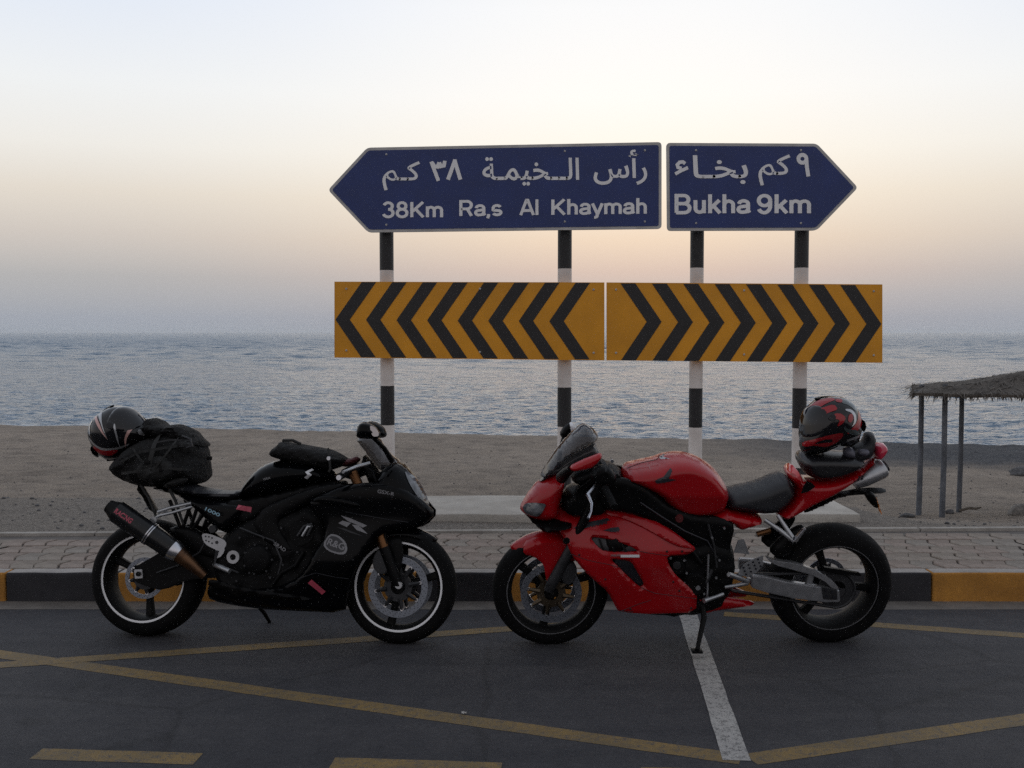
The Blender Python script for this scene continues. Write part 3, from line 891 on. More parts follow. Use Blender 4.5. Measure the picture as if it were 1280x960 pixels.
arabic('arabic_lettering', '\uFE94\u0640\uFEE4\uFEF4\uFEA8\u0640\u0640\uFEDF\uFE8D', 603, 724, 196.5, 232, p1, SY - .004, M_SWHITE)
arabic('arabic_lettering', '\uFEB1\uFE83\uFEAD', 742, 809, 187, 231, p1, SY - .004, M_SWHITE)
# right arrow panel
o2 = [(833, 178.5), (1021, 179.5), (1072.5, 234.5), (1021, 288), (834, 288.5)]
p2 = spoly('direction_panel', round_poly(o2, 5), SY, M_SBORDER, S2, .025)
spoly('blue_field', round_poly(inset(o2, 3.6), 3), SY - .003, M_SBLUE, p2)
latin('lettering', 'Bukha', (842, 266.5), (939, 266.5), 23, p2, SY - .004, M_SWHITE, .135)
latin('lettering', '9km', (945, 266.5), (1015, 266.5), 23, p2, SY - .004, M_SWHITE, .135)
strokes('arabic_lettering', [[(856.5, 204.5), (853.5, 202.3), (849.5, 202.8), (846.5, 206), (847.5, 209.3), (852, 210.5)], [(844, 217.5), (851, 213.5), (860, 209.5)]], 4.2, p2, SY - .004, M_SWHITE)
arabic('arabic_lettering', '\uFE8E\u0640\uFEA8\uFE91', 866, 935, 194, 230, p2, SY - .004, M_SWHITE)
arabic('arabic_lettering', '\uFEE2\uFEDB', 948, 988, 193, 232, p2, SY - .004, M_SWHITE)
strokes('arabic_lettering', [arc(1003, 198.5, 5, 5, 0, 360, 14), [(1008, 198), (1008.5, 208), (1010.5, 220.5)]], 4.8, p2, SY - .004, M_SWHITE)
# chevron boards
def chevrons(root, quad, tips, dx_top, wid, ytop, ybot, ymid):
    bd = spoly('chevron_board', quad, SY, M_SORG, root, .02)
    for tx in tips:
        yt, yb, ym = ytop(tx), ybot(tx), ymid(tx)
        s = 1 if dx_top > 0 else -1
        a = [(tx, ym), (tx + dx_top, yt), (tx + dx_top + s * wid, yt), (tx + s * wid, ym), (tx + dx_top + s * wid - s * .6, yb), (tx + dx_top - s * .6, yb)]
        spoly('chevron', a, SY - .003, M_SBLK, bd)
    return bd
f1 = lambda a, b: (lambda x: a + (b - a) * (x - 418) / (756 - 418))
f2 = lambda a, b: (lambda x: a + (b - a) * (x - 758) / (1103 - 758))
chevrons(S1, [(418, 352), (755.5, 353), (755.5, 450.5), (418, 447)], [419.3 + 38.2 * i for i in range(8)], 32.8, 18, f1(352.6, 353.6), f1(446.5, 449.8), f1(399.5, 402))
chevrons(S2, [(758.3, 353), (1103, 355.5), (1103, 453.5), (758.3, 450.5)], [827 + 39.25 * i for i in range(8)], -32.8, 18.6, f2(353.6, 356.2), f2(450, 452.9), f2(401.5, 405))
def rivets(panel, pts):
    for x, y in pts:
        p = at(x, y, SY); bm = bmesh.new(); bm_lathe(bm, [(0, .0005), (.005, .003), (.003, .008), (0, .009)], p + Vector((0, -.0045, 0)), Vector((0, -1, 0)), 10)
        finish('rivet', bm, M_SBORDER, panel, 40)
rivets(p1, [(483, 193), (483, 281), (706, 189), (706, 277), (806, 188), (806, 277)])
rivets(p2, [(870, 188), (870, 279), (1001, 188), (1001, 279)])
rivets([c for c in S1.children if c.name.startswith('chevron_board')][0], [(433, 361), (433, 438), (600, 361), (600, 440), (742, 362), (742, 441)])
rivets([c for c in S2.children if c.name.startswith('chevron_board')][0], [(770, 362), (770, 441), (930, 363), (930, 443), (1092, 364), (1092, 444)])
rails(S1, 440, 800, (215, 262)); rails(S1, 430, 745, (376, 426))
rails(S2, 845, 1020, (215, 262)); rails(S2, 770, 1095, (376, 430))
settle(S1); settle(S2)

# ================================================================== BEACH SHELTER
M_WOODP = mat('weathered_blue_grey_post', (.11, .12, .14), .85, var=.3, vscale=6, bump=.4)
M_THATCH = mat('dry_palm_thatch', (.075, .064, .054), .95, var=.4, vscale=9, bump=.6, bscale=40)
M_THATCH2 = mat('dry_palm_blades', (.095, .082, .070), .95, var=.45, vscale=5)
SH = empty('beach_shelter', (9.7, 18.3, -1.65))
tag(SH, 'open beach shelter with sagging palm thatch roof on thin posts', 'shelter')
EZ = at(640, 491, 18.3).z
def sh_post(px_b, py_b, px_t, Yd, r):
    b = at(px_b, py_b, Yd); t = at(px_t, 489, Yd)
    zb = min(b.z, beach_z(b.x, Yd) + .02) - .15
    bm = bmesh.new()
    bm_tube(bm, [(b.x, Yd, zb), ((b.x + t.x) / 2 + .01, Yd, (zb + t.z) / 2), (t.x, Yd, t.z + .12)], [r * 1.08, r, r * .95], 10)
    o = finish('post', bm, M_WOODP, SH, 50); return o
sh_post(1148, 648, 1152, 18.4, .046); sh_post(1177, 653, 1181.5, 17.75, .046); sh_post(1198, 647, 1202.5, 18.7, .043)
for x, y in ((10.3, 17.7), (11.0, 19.6), (12.0, 17.7), (12.6, 19.6)):
    bm = bmesh.new(); bm_tube(bm, [(x, y, beach_z(x, y) - .2), (x, y, EZ + .1)], .045, 10); finish('post', bm, M_WOODP, SH, 50)
for y in (17.75, 19.6):
    bm = bmesh.new(); bm_tube(bm, [(7.05 + (y - 18.2) * .385, y, EZ + .04), (12.5 + (y - 18.2) * .385, y, EZ + .04)], .04, 8); finish('beam', bm, M_WOODP, SH, 50)
# roof: thick thatch sheet, ridge along the middle, drooping to ragged eaves
def roof_z(x, y):
    ex = max(0, 1 - abs(x - 9.75) / 2.95); ey = max(0, 1 - abs(y - 18.6) / 1.35)
    k = min(ex * 1.15, ey)
    return EZ + .03 + .40 * k ** 1.2 + .03 * noise.noise((x * 2.2, y * 2.2, 0)) + .03 * noise.noise((x * .9, 0, 4))
nx, ny = 64, 40
rx = np.linspace(7.02, 12.6, nx); ry = np.linspace(17.3, 19.9, ny)
bm = bmesh.new(); top = [[bm.verts.new((x + (y - 18.2) * .385 + .05 * noise.noise((y * 4, x, 1)), y + .05 * noise.noise((x * 4, y, 3)), roof_z(x, y))) for x in rx] for y in ry]
bot = [[bm.verts.new((v.co.x, v.co.y, v.co.z - .05 - .012 * noise.noise(v.co * 3))) for v in r] for r in top]
for i in range(ny - 1):
    for j in range(nx - 1):
        bm.faces.new((top[i][j], top[i][j + 1], top[i + 1][j + 1], top[i + 1][j])); bm.faces.new((bot[i][j], bot[i + 1][j], bot[i + 1][j + 1], bot[i][j + 1]))
for i in range(ny - 1):
    for j in (0, nx - 1): bm.faces.new((top[i][j], top[i + 1][j], bot[i + 1][j], bot[i][j]))
for j in range(nx - 1):
    for i in (0, ny - 1): bm.faces.new((top[i][j], top[i][j + 1], bot[i][j + 1], bot[i][j]))
rf = finish('thatch_roof', bm, M_THATCH, SH, 50)
bm = bmesh.new()
for i in range(2600):
    if i < 1100:
        s = random.random(); e = random.random()
        if e < .55: x, y = 6.95 + 5.6 * s, 17.3
        elif e < .8: x, y = 7.02, 17.3 + 2.6 * s
        else: x, y = 6.95 + 5.6 * s, 19.9
        d = Vector((x - 9.75, (y - 18.6) * 2, 0)).normalized(); d = (d + Vector((random.gauss(0, .35), random.gauss(0, .35), -random.uniform(.1, .9)))).normalized()
        p = Vector((x, y, roof_z(x, y) - random.uniform(0, .1))) - d * .08; L = random.uniform(.05, .15)
    else:
        x, y = random.uniform(7, 12.5), random.uniform(17.35, 19.85)
        d = Vector(((x - 9.75) * .4, (y - 18.6), 0)).normalized(); d = (d + Vector((random.gauss(0, .4), random.gauss(0, .4), -.25 + random.gauss(0, .16)))).normalized()
        p = Vector((x, y, roof_z(x, y) + .01)); L = random.uniform(.15, .4)
    p.x += (y - 18.2) * .385
    w = d.cross(Vector((0, 0, 1))).normalized() * random.uniform(.006, .014)
    q = p + d * L * .6 + Vector((0, 0, .012)); r_ = p + d * L
    a = [bm.verts.new(v) for v in (p - w, p + w, q + w * .8, q - w * .8)]; b = bm.verts.new(r_ - Vector((0, 0, .02)))
    bm.faces.new(a); bm.faces.new((a[3], a[2], b))
tag(finish('palm_blades', bm, M_THATCH2, SH, None), kind='stuff')
for ch in SH.children: ch.data.transform(Matrix.Translation(-Vector(SH.location)))

# ================================================================== MOTORCYCLES: shared builders
class Bike:
    """Local axes: x forward along the bike, y to its left, z up. near = lateral sign of the side the camera sees."""
    def __init__(self, rear_px, front_px, near, lean):
        r, f = ground(*rear_px), ground(*front_px)
        h = math.atan2(f.y - r.y, f.x - r.x)
        self.near = near
        self.M = Matrix.Translation(r) @ Matrix.Rotation(h, 4, 'Z') @ Matrix.Rotation(lean, 4, 'X')
        self.Mi = self.M.inverted()
        self.o = self.Mi @ EYE
        self.root = empty('motorcycle'); self.root.matrix_world = self.M
        self.root.location = r; self.root.rotation_euler = self.M.to_euler()
        self.wb = (f - r).length
    def L(self, px, py, n=0.):
        d = self.Mi.to_3x3() @ ray(px, py)
        t = (self.near * n - self.o.y) / d.y
        p = self.o + d * t
        return (p.x, p.z)
    def P(self, px, py, n=0.):
        x, z = self.L(px, py, n); return Vector((x, self.near * n, z))
    def poly(self, pts, n=0., sm=1): return chaikin([self.L(x, y, n) for x, y in pts], sm)
    # -- bodies
    def inflate(self, name, pts, W, rad, m, sm=1, g=.018, e=0., parent=None, lump=0., lscale=8., smooth=50, off=0., raw=False):
        poly = pts if raw else self.poly(pts, off, sm)
        P, T, d, B = fill(poly, g)
        w = val(W, P) * (rnd(d, rad)) + e
        if lump:
            w = w + np.array([lump * (noise.noise((p[0] * lscale, p[1] * lscale, 3.)) + .6 * (.5 - abs(noise.noise((p[0] * lscale * 1.7, p[1] * lscale * 2.3, 7.)))) + .25 * noise.noise((p[0] * lscale * 5, p[1] * lscale * 5, 1.))) * min(1, dd / .03) for p, dd in zip(P, d)])
            w = np.maximum(w, e)
        bm = bmesh.new(); s = self.near
        va = [bm.verts.new((p[0], s * (off + a), p[1])) for p, a in zip(P, w)]
        bset = {i for k in B for i in k}
        if e > 0:
            vb = [bm.verts.new((p[0], s * (off - a), p[1])) for p, a in zip(P, w)]
        else:
            vb = [va[i] if i in bset else bm.verts.new((P[i][0], s * (off - w[i]), P[i][1])) for i in range(len(P))]
        for t in T:
            bm.faces.new([va[i] for i in t])
            if len({vb[i] for i in t} & {va[i] for i in t}) < 3: bm.faces.new([vb[i] for i in reversed(t)])
        if e > 0:
            for a, b in B: bm.faces.new((va[b], va[a], vb[a], vb[b]))
        return finish(name, bm, m, parent or self.root, smooth)
    def shell(self, name, pts, nf, m, n_ref=.22, rad=.03, drop=.025, th=.012, sm=1, g=.02, both=True, parent=None, smooth=50, holes=()):
        poly = self.poly(pts, n_ref, sm)
        P, T, d, B = fill(poly, g, [self.poly(h, n_ref, 1) for h in holes])
        n1 = val(nf, P) - drop * (1 - rnd(d, rad)); n0 = n1 - th
        out = finish(name, slab(P, T, B, n1, n0, self.near), m, parent or self.root, smooth)
        if both: finish(name, slab(P, T, B, n1, n0, -self.near), m, parent or self.root, smooth)
        return out
    def decal(self, name, pts, nf, m, n_ref=.22, sm=0, lift=.003, parent=None, g=.02):
        poly = self.poly(pts, n_ref, sm)
        P, T, d, B = fill(poly, g)
        n1 = val(nf, P) + lift
        return finish(name, slab(P, T, B, n1, n1 - .002, self.near), m, parent or self.root, None)
    def words(self, name, text, p0, p1, h_px, nf, m, n_ref=.22, lift=.004, parent=None, bold=.02, shear=0.):
        """Lettering from the built-in font along the pixel line p0-p1, wrapped on the panel."""
        c = bpy.data.curves.new('w', 'FONT'); c.body = text; c.offset = bold; c.resolution_u = 3
        o = bpy.data.objects.new('w', c); me = bpy.data.meshes.new_from_object(o)
        bpy.data.objects.remove(o); bpy.data.curves.remove(c)
        co = np.array([v.co[:2] for v in me.vertices]); lo, hi = co.min(0), co.max(0)
        a, b = Vector(p0), Vector(p1); d = b - a; nrm = Vector((d.y, -d.x)).normalized()
        if nrm.y > 0: nrm = -nrm
        for v, q in zip(me.vertices, co):
            t = (q - lo) / (hi - lo); px = a + d * (t[0] + shear * t[1]) + nrm * (h_px * t[1])
            x, z = self.L(px.x, px.y, n_ref); n = (nf(x, z) if callable(nf) else nf) + lift
            v.co = (x, self.near * n, z)
        me.name = name
        return link(name, me, m, parent or self.root)
    def plate(self, name, pts, n0, n1, m, sm=0, bev=.003, parent=None, both=False, smooth=35):
        for s in ((1, -1) if both else (1,)):
            poly = self.poly(pts, (n0 + n1) / 2, sm)
            bm = bmesh.new()
            f = bm.faces.new([bm.verts.new((x, s * self.near * n0, z)) for x, z in poly])
            r = bmesh.ops.extrude_face_region(bm, geom=[f])
            for v in r['geom']:
                if isinstance(v, bmesh.types.BMVert): v.co.y = s * self.near * n1
            bmesh.ops.recalc_face_normals(bm, faces=bm.faces[:])
            if bev: bmesh.ops.bevel(bm, geom=[e for e in bm.edges if e.calc_face_angle(0) > .6], offset=bev, segments=2, affect='EDGES', clamp_overlap=True)
            bmesh.ops.triangulate(bm, faces=[f for f in bm.faces if len(f.verts) > 4])
            o = finish(name, bm, m, parent or self.root, smooth)
            if s == 1: first = o
        return first
    def tube(self, name, pts, rad, m, n=12, parent=None, both=False, smooth=50):
        """pts: (px, py, lateral)."""
        for s in ((1, -1) if both else (1,)):
            q = []
            for px, py, l in pts:
                v = self.P(px, py, l); v.y *= s; q.append(v)
            bm = bmesh.new(); bm_tube(bm, q, rad, n)
            o = finish(name, bm, m, parent or self.root, smooth)
            if s == 1: first = o
        return first
    def seam(self, name, pts, nf, n_ref=.23, r=.0016, m=None, parent=None, lift=.0):
        q = []
        for (x0, y0), (x1, y1) in zip(pts, pts[1:]):
            for i in range(8):
                x, z = self.L(x0 + (x1 - x0) * i / 8, y0 + (y1 - y0) * i / 8, n_ref); q.append(Vector((x, self.near * (nf(x, z) + lift), z)))
        x, z = self.L(*pts[-1], n_ref); q.append(Vector((x, self.near * (nf(x, z) + lift), z)))
        bm = bmesh.new(); bm_tube(bm, q, r, 6); return finish(name, bm, m or M_DARKP, parent or self.root, 60)
    def bolts(self, pts, nf, n_ref=.23, r=.006, m=None, parent=None):
        for px, py in pts:
            x, z = self.L(px, py, n_ref); p = Vector((x, self.near * (nf(x, z) - .001), z)); bm = bmesh.new()
            bm_lathe(bm, [(0, .0004), (.002, .0022), (.0045, .0024), (.004, r * .8), (0, r)], p, Vector((0, self.near, 0)), 12)
            finish('bolt', bm, m or M_ALUD, parent or self.root, 40)
    def disc(self, name, px, py, n, prof, m, seg=32, parent=None):
        p = self.P(px, py, n); bm = bmesh.new()
        bm_lathe(bm, prof, p, Vector((0, self.near, 0)), seg)
        return finish(name, bm, m, parent or self.root, 40)
    # -- wheel: cast rim with spokes; tyre, discs and trim under it
    def wheel(self, x, rt, wt, spokes, discs, tape, m_rim, phase=0., carrier=M_ALUD, disc_r=.16, calipers=True, tyre_groove=True):
        c = Vector((x, 0, rt - .004)); Yx = Vector((0, 1, 0))
        bm = bmesh.new()
        w = wt * .44; ro = .238
        bm_lathe(bm, [(-w, ro), (-w, ro - .014), (-w * .86, ro - .022), (-w * .3, ro - .036), (w * .3, ro - .036), (w * .86, ro - .022), (w, ro - .014), (w, ro),
                      (w * .86, ro - .006), (w * .3, ro - .026), (-w * .3, ro - .026), (-w * .86, ro - .006)], c, Yx, 72)
        bm_lathe(bm, [(-.045, .018), (-.045, .036), (-.02, .045), (.02, .045), (.045, .036), (.045, .018)], c, Yx, 32)
        for k in range(spokes):
            for sgn in ((-1, 1) if spokes > 3 else (0,)):
                a = phase + 2 * math.pi * k / spokes
                a0 = a + sgn * .10; a1 = a + sgn * .16 if sgn else a + .10
                q0 = c + Vector((math.cos(a0), 0, math.sin(a0))) * .032; q1 = c + Vector((math.cos(a1), 0, math.sin(a1))) * (ro - .030)
                d = (q1 - q0); tn = Vector((-d.z, 0, d.x)).normalized()
                vv = []
                for p, hw, ht in ((q0, .026, .024), (q0.lerp(q1, .5), .017 if spokes == 3 else .012, .017), (q1, .022, .021)):
                    vv.append([bm.verts.new(p + tn * (hw * sx) + Vector((0, ht * sy, 0))) for sx, sy in ((-1, -.6), (-.6, -1), (.6, -1), (1, -.6), (1, .6), (.6, 1), (-.6, 1), (-1, .6))])
                for A, B in zip(vv, vv[1:]):
                    for i in range(8): bm.faces.new((A[i], A[(i + 1) % 8], B[(i + 1) % 8], B[i]))
                bm.faces.new(vv[0]); bm.faces.new(vv[-1])
        rim = finish('wheel', bm, m_rim, self.root, 40)
        # tyre: rounded sport profile
        bm = bmesh.new(); h = rt - .234; prof = []
        for i in range(21):
            t = -1 + 2 * i / 20
            prof.append((wt / 2 * math.sin(t * math.pi / 2) * (1 if abs(t) < .95 else 1), .234 + h * (max(0, math.cos(t * math.pi / 2)) ** .62)))
        prof = [(-wt / 2 * .86, .234)] + prof + [(wt / 2 * .86, .234)]
        n_ = 120
        bm_lathe(bm, prof, c, Yx, n_)
        if tyre_groove:                       # slanting rain grooves pressed into the tread
            for v in bm.verts:
                q = v.co - c; r_ = math.hypot(q.x, q.z); a = math.atan2(q.z, q.x)
                if r_ > rt * .80:
                    u = (a / (2 * math.pi) * 24 + abs(q.y) / wt * 2.4) % 1
                    if u < .17 and abs(q.y) > wt * .06:
                        s = (r_ - .0045) / r_; v.co = c + Vector((q.x * s, q.y, q.z * s))
        finish('tyre', bm, M_RUBBER, rim, 60)
        if not tape:
            for s in (-1, 1):
                bm = bmesh.new(); y = s * (w - .001)
                bm_lathe(bm, [(y - .002, ro - .013), (y + .002, ro - .012), (y + .002, ro - .008), (y - .002, ro - .007)], c, Yx, 96)
                finish('rim_lip_highlight', bm, M_ALU, rim, 30)  # bright ring stands in for the highlight along the dark rim's edge
        if tape:
            for s in (-1, 1):
                bm = bmesh.new(); y = s * (w + .0015)
                bm_lathe(bm, [(y - .0008, ro - .015), (y + .0008, ro - .015), (y + .0008, ro - .0005), (y - .0008, ro - .0005)], c, Yx, 96)
                finish('rim_tape', bm, M_TAPE, rim, 30)
        for s, dr, yo in discs:
            bm = bmesh.new(); y = s * yo
            bm_lathe(bm, [(y - .0025, dr - .034 * dr / .16), (y + .0025, dr - .034 * dr / .16), (y + .0025, dr), (y - .0025, dr)], c, Yx, 72)
            nh = int(34 * dr / .16)
            for k in range(nh):                # drilled holes
                for rr, ph in ((.25, 0), (.55, .33), (.82, .66)):
                    a = 2 * math.pi * (k + ph) / nh; r_ = dr - .034 * dr / .16 * rr
                    p = c + Vector((math.cos(a) * r_, 0, math.sin(a) * r_))
                    for yy in (y + .0029, y - .0029):
                        f = bm.faces.new([bm.verts.new(p + Vector((.0027 * math.cos(t * 1.047), yy, .0027 * math.sin(t * 1.047)))) for t in range(6)]); f.material_index = 1
            dk = finish('brake_disc', bm, [M_STEEL, M_DARKP], rim, 30)
            bm = bmesh.new()
            bm_lathe(bm, [(y - .004, .038), (y + .004, .038), (y + .004, .062 * dr / .11 if dr < .13 else .075), (y - .004, .062 * dr / .11 if dr < .13 else .075)], c, Yx, 40)
            for k in range(8):
                a = 2 * math.pi * k / 8 + .2; r_ = dr - .040 * dr / .16
                p0 = c + Vector((math.cos(a) * .06, y, math.sin(a) * .06)); p1 = c + Vector((math.cos(a) * r_, y, math.sin(a) * r_))
                bm_tube(bm, [p0, p1], [.014, .008], 6)
                bm_lathe(bm, [(-.005, .0045), (-.005, .0085), (.005, .0085), (.005, .0045)], p1, Yx, 12, 1)
            finish('disc_carrier', bm, [carrier, M_CHROME], rim, 30)
        return rim, c

def lin(pts):
    xs_ = [p[0] for p in pts]; ys_ = [p[1] for p in pts]
    return lambda x: float(np.interp(x, xs_, ys_))

# ================================================================== BLACK MOTORCYCLE
bk = Bike((184, 793.5), (499, 803.5), -1, R(-8))
tag(bk.root, 'black sports motorcycle facing right with white rim stripes and luggage strapped on its tail', 'motorcycle', 'motorcycles parked at the kerb')
WB = bk.wb
rw, rc = bk.wheel(0, .312, .185, 3, [(-1, .11, .058)], True, M_RIM, .5, disc_r=.11)
fw, fc = bk.wheel(WB, .300, .120, 3, [(-1, .158, .062), (1, .158, .062)], True, M_RIM, .2)
N_ = -1
# width of the fairing along the bike
bw = lin([(.1, .14), (.45, .19), (.75, .245), (1.05, .245), (1.25, .20), (1.42, .15), (1.6, .06)])
def bfair(x, z): return bw(x) - .28 * max(0, .45 - z) ** 1.3 - .35 * max(0, z - .72) ** 1.5 + .012 * math.sin((z - .3) * 14)
F_B = [(383, 628), (400, 618), (425, 607), (455, 603), (480, 603), (500, 610), (520, 625), (537, 643), (519, 661), (497, 664), (470, 668), (452, 695), (436, 722), (428, 750), (425, 769), (360, 766), (300, 763), (250, 755), (246, 742), (258, 724), (300, 738), (345, 735), (372, 722), (385, 705), (392, 690), (405, 668), (404, 655), (392, 642)]
fair = bk.shell('fairing', F_B, bfair, M_BLACK, .23, .035, .03, .012)
# raised upper blade catching the sky and a lower crease strip
bk.shell('fairing_blade', [(386, 626), (400, 619), (418, 619), (438, 625), (456, 633), (440, 636), (415, 633), (398, 629)], lambda x, z: bfair(x, z) + .012, M_BLACK, .24, .02, .018, .01, 1, .012, parent=fair)
bk.shell('belly_crease', [(256, 724), (300, 736), (345, 741), (385, 748), (392, 753), (345, 750), (295, 745), (252, 735)], lambda x, z: bfair(x, z) + .012, M_BLACK2, .23, .012, .012, .01, 1, .014, parent=fair)
# nose cowl, lamp glass, screen
nw = lin([(1.10, .21), (1.25, .19), (1.38, .15), (1.50, .11), (1.62, .06)])
cowl = bk.inflate('nose_cowl', [(474, 592), (488, 578), (503, 577), (516, 590), (527, 606), (535, 625), (538, 642), (520, 661), (495, 664), (470, 655), (462, 625), (466, 606)], lambda x, z: nw(x), .11, M_BLACK, 1, .018)
cs_poly = bk.poly([(474, 592), (488, 578), (503, 577), (516, 590), (527, 606), (535, 625), (538, 642), (520, 661), (495, 664), (470, 655), (462, 625), (466, 606)], 0, 1)
def on_body(poly, W, rad):
    def f(x, z):
        P = np.array([(x, z)])
        return float(val(W, P)[0] * rnd(seg_dist(P, poly), rad)[0]) if inside(P, poly)[0] else .0
    return f
cowl_f = on_body(cs_poly, lambda x, z: nw(x), .11)
bk.decal('headlamp', [(507, 588), (514, 592), (524, 604), (531.5, 619), (535.5, 633), (529, 628), (520, 615), (512, 600)], cowl_f, M_LENS, .05, 1, .006, cowl, .010)
bk.words('lettering', 'GSX-R', (471, 616), (491, 620), 4.5, lambda x, z: max(bfair(x, z), cowl_f(x, z)), M_DECAL, .2, .006, cowl)
scr = bk.inflate('windscreen', [(444, 549), (458, 543), (474, 545), (486, 565), (504, 578), (490, 590), (476, 590), (464, 575), (454, 561)], lambda x, z: .15, .10, M_SMOKE, 1, .016)
bk.inflate('dash_panel', [(455, 566), (466, 577), (478, 594), (476, 606), (462, 606), (458, 592), (452, 580)], .12, .05, M_BLACK2, 1, .016)
# mirrors on stalks
for s in (1, -1):
    if s == 1: pts = [(445, 548), (446, 536), (450, 528.5), (456, 527), (466, 530), (473, 536), (476, 543), (474, 548), (462, 549)]
    mr_o = bk.inflate('mirror', pts, .055, .035, M_BLACK, 1, .01, off=.30 * s) if s == 1 else bk.inflate('mirror', [(x + 8, y - 1) for x, y in pts], .055, .035, M_BLACK, 1, .01, off=.30 * s)
    q = bk.P(461, 540, .30 * s)
    bm = bmesh.new(); bm_tube(bm, [bk.P(466, 546, .29 * s), bk.P(480, 560, .22 * s), bk.P(490, 576, .14 * s)], [.012, .012, .016], 8); finish('mirror_stalk', bm, M_BLACK2, mr_o, 50)
bk.decal('mirror_glass', [(463, 531.5), (469, 534), (474, 540), (474, 545.5), (467, 546), (464, 540)], lambda x, z: .352, M_MIRROR, .34, 1, .0, None, .01)
# tank
tk = [(302, 622), (306, 608), (314, 597), (326, 584), (344, 575), (370, 573), (400, 578), (420, 590), (428, 600), (405, 606), (370, 615), (345, 622), (322, 626)]
tank = bk.inflate('tank', tk, .165, .10, M_BLACK, 1, .016)
tank_f = on_body(bk.poly(tk, 0, 1), lambda x, z: .165, .10)
S_ = [(383, 590), (389.5, 585.5), (392, 587.5), (387.5, 590.5), (391.5, 593.5), (384.5, 599), (381.5, 597), (386.5, 593.5)]
bk.decal('tank_emblem', S_, tank_f, M_WHITE, .13, 0, .006, tank, .008)
bk.words('lettering', 'GSX', (333.5, 600.5), (342.5, 598.5), 2.6, tank_f, M_DECAL, .12, .006, tank)
bk.inflate('side_cover', [(292, 622), (320, 620), (350, 614), (400, 602), (432, 598), (434, 610), (395, 622), (350, 638), (322, 658), (300, 650), (288, 634)], .15, .03, M_BLACK2, 1, .02)
# seat and tail
seat = bk.inflate('seat', [(206, 606), (232, 601), (258, 609), (285, 613), (306, 612), (309, 620), (300, 625), (270, 625), (240, 620), (212, 613)], .13, .05, M_SEAT, 1, .016)
tl = [(188, 610), (206, 607), (232, 612), (262, 622), (300, 624), (325, 626), (318, 648), (300, 662), (289, 668), (276, 660), (262, 648), (230, 621), (205, 615)]
tailw = lin([(-.1, .07), (.2, .12), (.5, .17), (.8, .18)])
tail = bk.inflate('tail_cowl', tl, lambda x, z: tailw(x), .045, M_BLACK, 1, .016)
tail_f = on_body(bk.poly(tl, 0, 1), lambda x, z: tailw(x), .045)
bk.words('lettering', '1000', (258.5, 637.5), (276.5, 646), 4.5, lambda x, z: .172, M_BLUEP, .15, .008, tail)
bk.decal('red_sticker', [(298, 631), (314, 634), (313, 640.5), (297, 636.5)], lambda x, z: max(.14, tail_f(x, z)), M_REDP, .16, 0, .012, tail)
# frame, engine, covers
fr = bk.shell('frame', [(314, 652), (330, 634), (360, 620), (400, 606), (430, 604), (430, 616), (400, 622), (362, 640), (346, 652), (352, 668), (372, 694), (352, 692), (322, 670)], lambda x, z: .185, M_BLACK2, .18, .02, .015, .02)
bk.words('lettering', 'SRAD', (342, 681), (356, 690), 4.5, .185, M_DECAL, .185, .004, fr)
eng = bk.inflate('engine', [(290, 660), (320, 640), (360, 630), (400, 622), (425, 640), (428, 690), (415, 735), (380, 756), (310, 756), (285, 742), (272, 715), (276, 680)], .17, .09, M_ENGINE, 1, .02, lump=.02, lscale=16)
cc = bk.disc('clutch_cover', 323, 699, .165, [(0, .002), (.045, .002), (.045, .055), (.032, .072), (0, .082)], M_ENGINE, 36)
for k in range(7):
    a = k * .9; bm = bmesh.new(); p = bk.P(323, 699, .19) + Vector((.076 * math.cos(a), 0, .076 * math.sin(a)))
    bm_lathe(bm, [(0, .0005), (.014, .0005), (.014, .006), (0, .006)], p, Vector((0, -1, 0)), 6); finish('bolt', bm, M_ALUD, cc, 30)
bk.plate('cylinder_head', [(362, 655), (382, 650), (396, 660), (392, 676), (376, 684), (364, 676)], .14, .185, M_ENGINE, 1)
for i in range(3):
    bk.tube('throttle_hose', [(372 + i * 6, 670, .19), (380 + i * 5, 658, .195), (390, 655 + i * 3, .18)], .008, (M_ALUD, M_ALU, M_ALUD)[i], 8)
# swing arm, rear axle block, hugger, rear set
bk.plate('swing_arm', [(168, 709), (180, 703), (205, 688), (240, 690), (275, 700), (300, 705), (302, 722), (270, 722), (235, 724), (205, 738), (188, 734), (168, 726)], .085, .125, M_BLACK2, 1, .006, both=True)
ax = bk.plate('axle_block', [(168, 712), (178, 711.5), (179, 722.5), (169, 723.5)], .125, .137, M_ALU, 0, .002)
bk.disc('axle_nut', 173.5, 717.3, .137, [(0, .004), (.012, .004), (.012, .013), (0, .013)], M_BLACK2, 6, ax)
bk.shell('hugger', [(205, 662), (222, 656), (245, 662), (270, 682), (285, 700), (262, 703), (240, 692), (222, 676)], lambda x, z: .11, M_BLACK2, .11, .03, .03, .01)
hg = bk.plate('heel_guard', [(252, 667), (261, 667), (280, 674), (284, 680), (278, 695), (269, 699), (272, 688), (259, 682), (254, 676)], .17, .176, M_ALU, 1, .001)
for i, (x, y) in enumerate([(257, 670.5), (261, 671), (265, 672.5), (257.5, 675.5), (261, 677), (265, 679), (271, 678)]):
    bk.disc('guard_hole', x, y, .1765, [(0, .0005), (.001, .0005), (.001, .0045 if i < 6 else .009), (0, .0045 if i < 6 else .009)], M_DARKP, 10, hg)
bk.tube('brake_line', [(262, 668, .16), (250, 690, .15), (225, 706, .14), (196, 716, .135)], .005, M_ALUD, 8)
bk.tube('wiring', [(300, 660, .17), (320, 668, .18), (342, 676, .185), (352, 700, .18), (346, 726, .17)], .006, M_ALUD, 8)
bk.tube('coolant_hose', [(380, 690, .19), (370, 706, .19), (352, 716, .185), (340, 732, .18)], .011, M_BLACK2, 10)
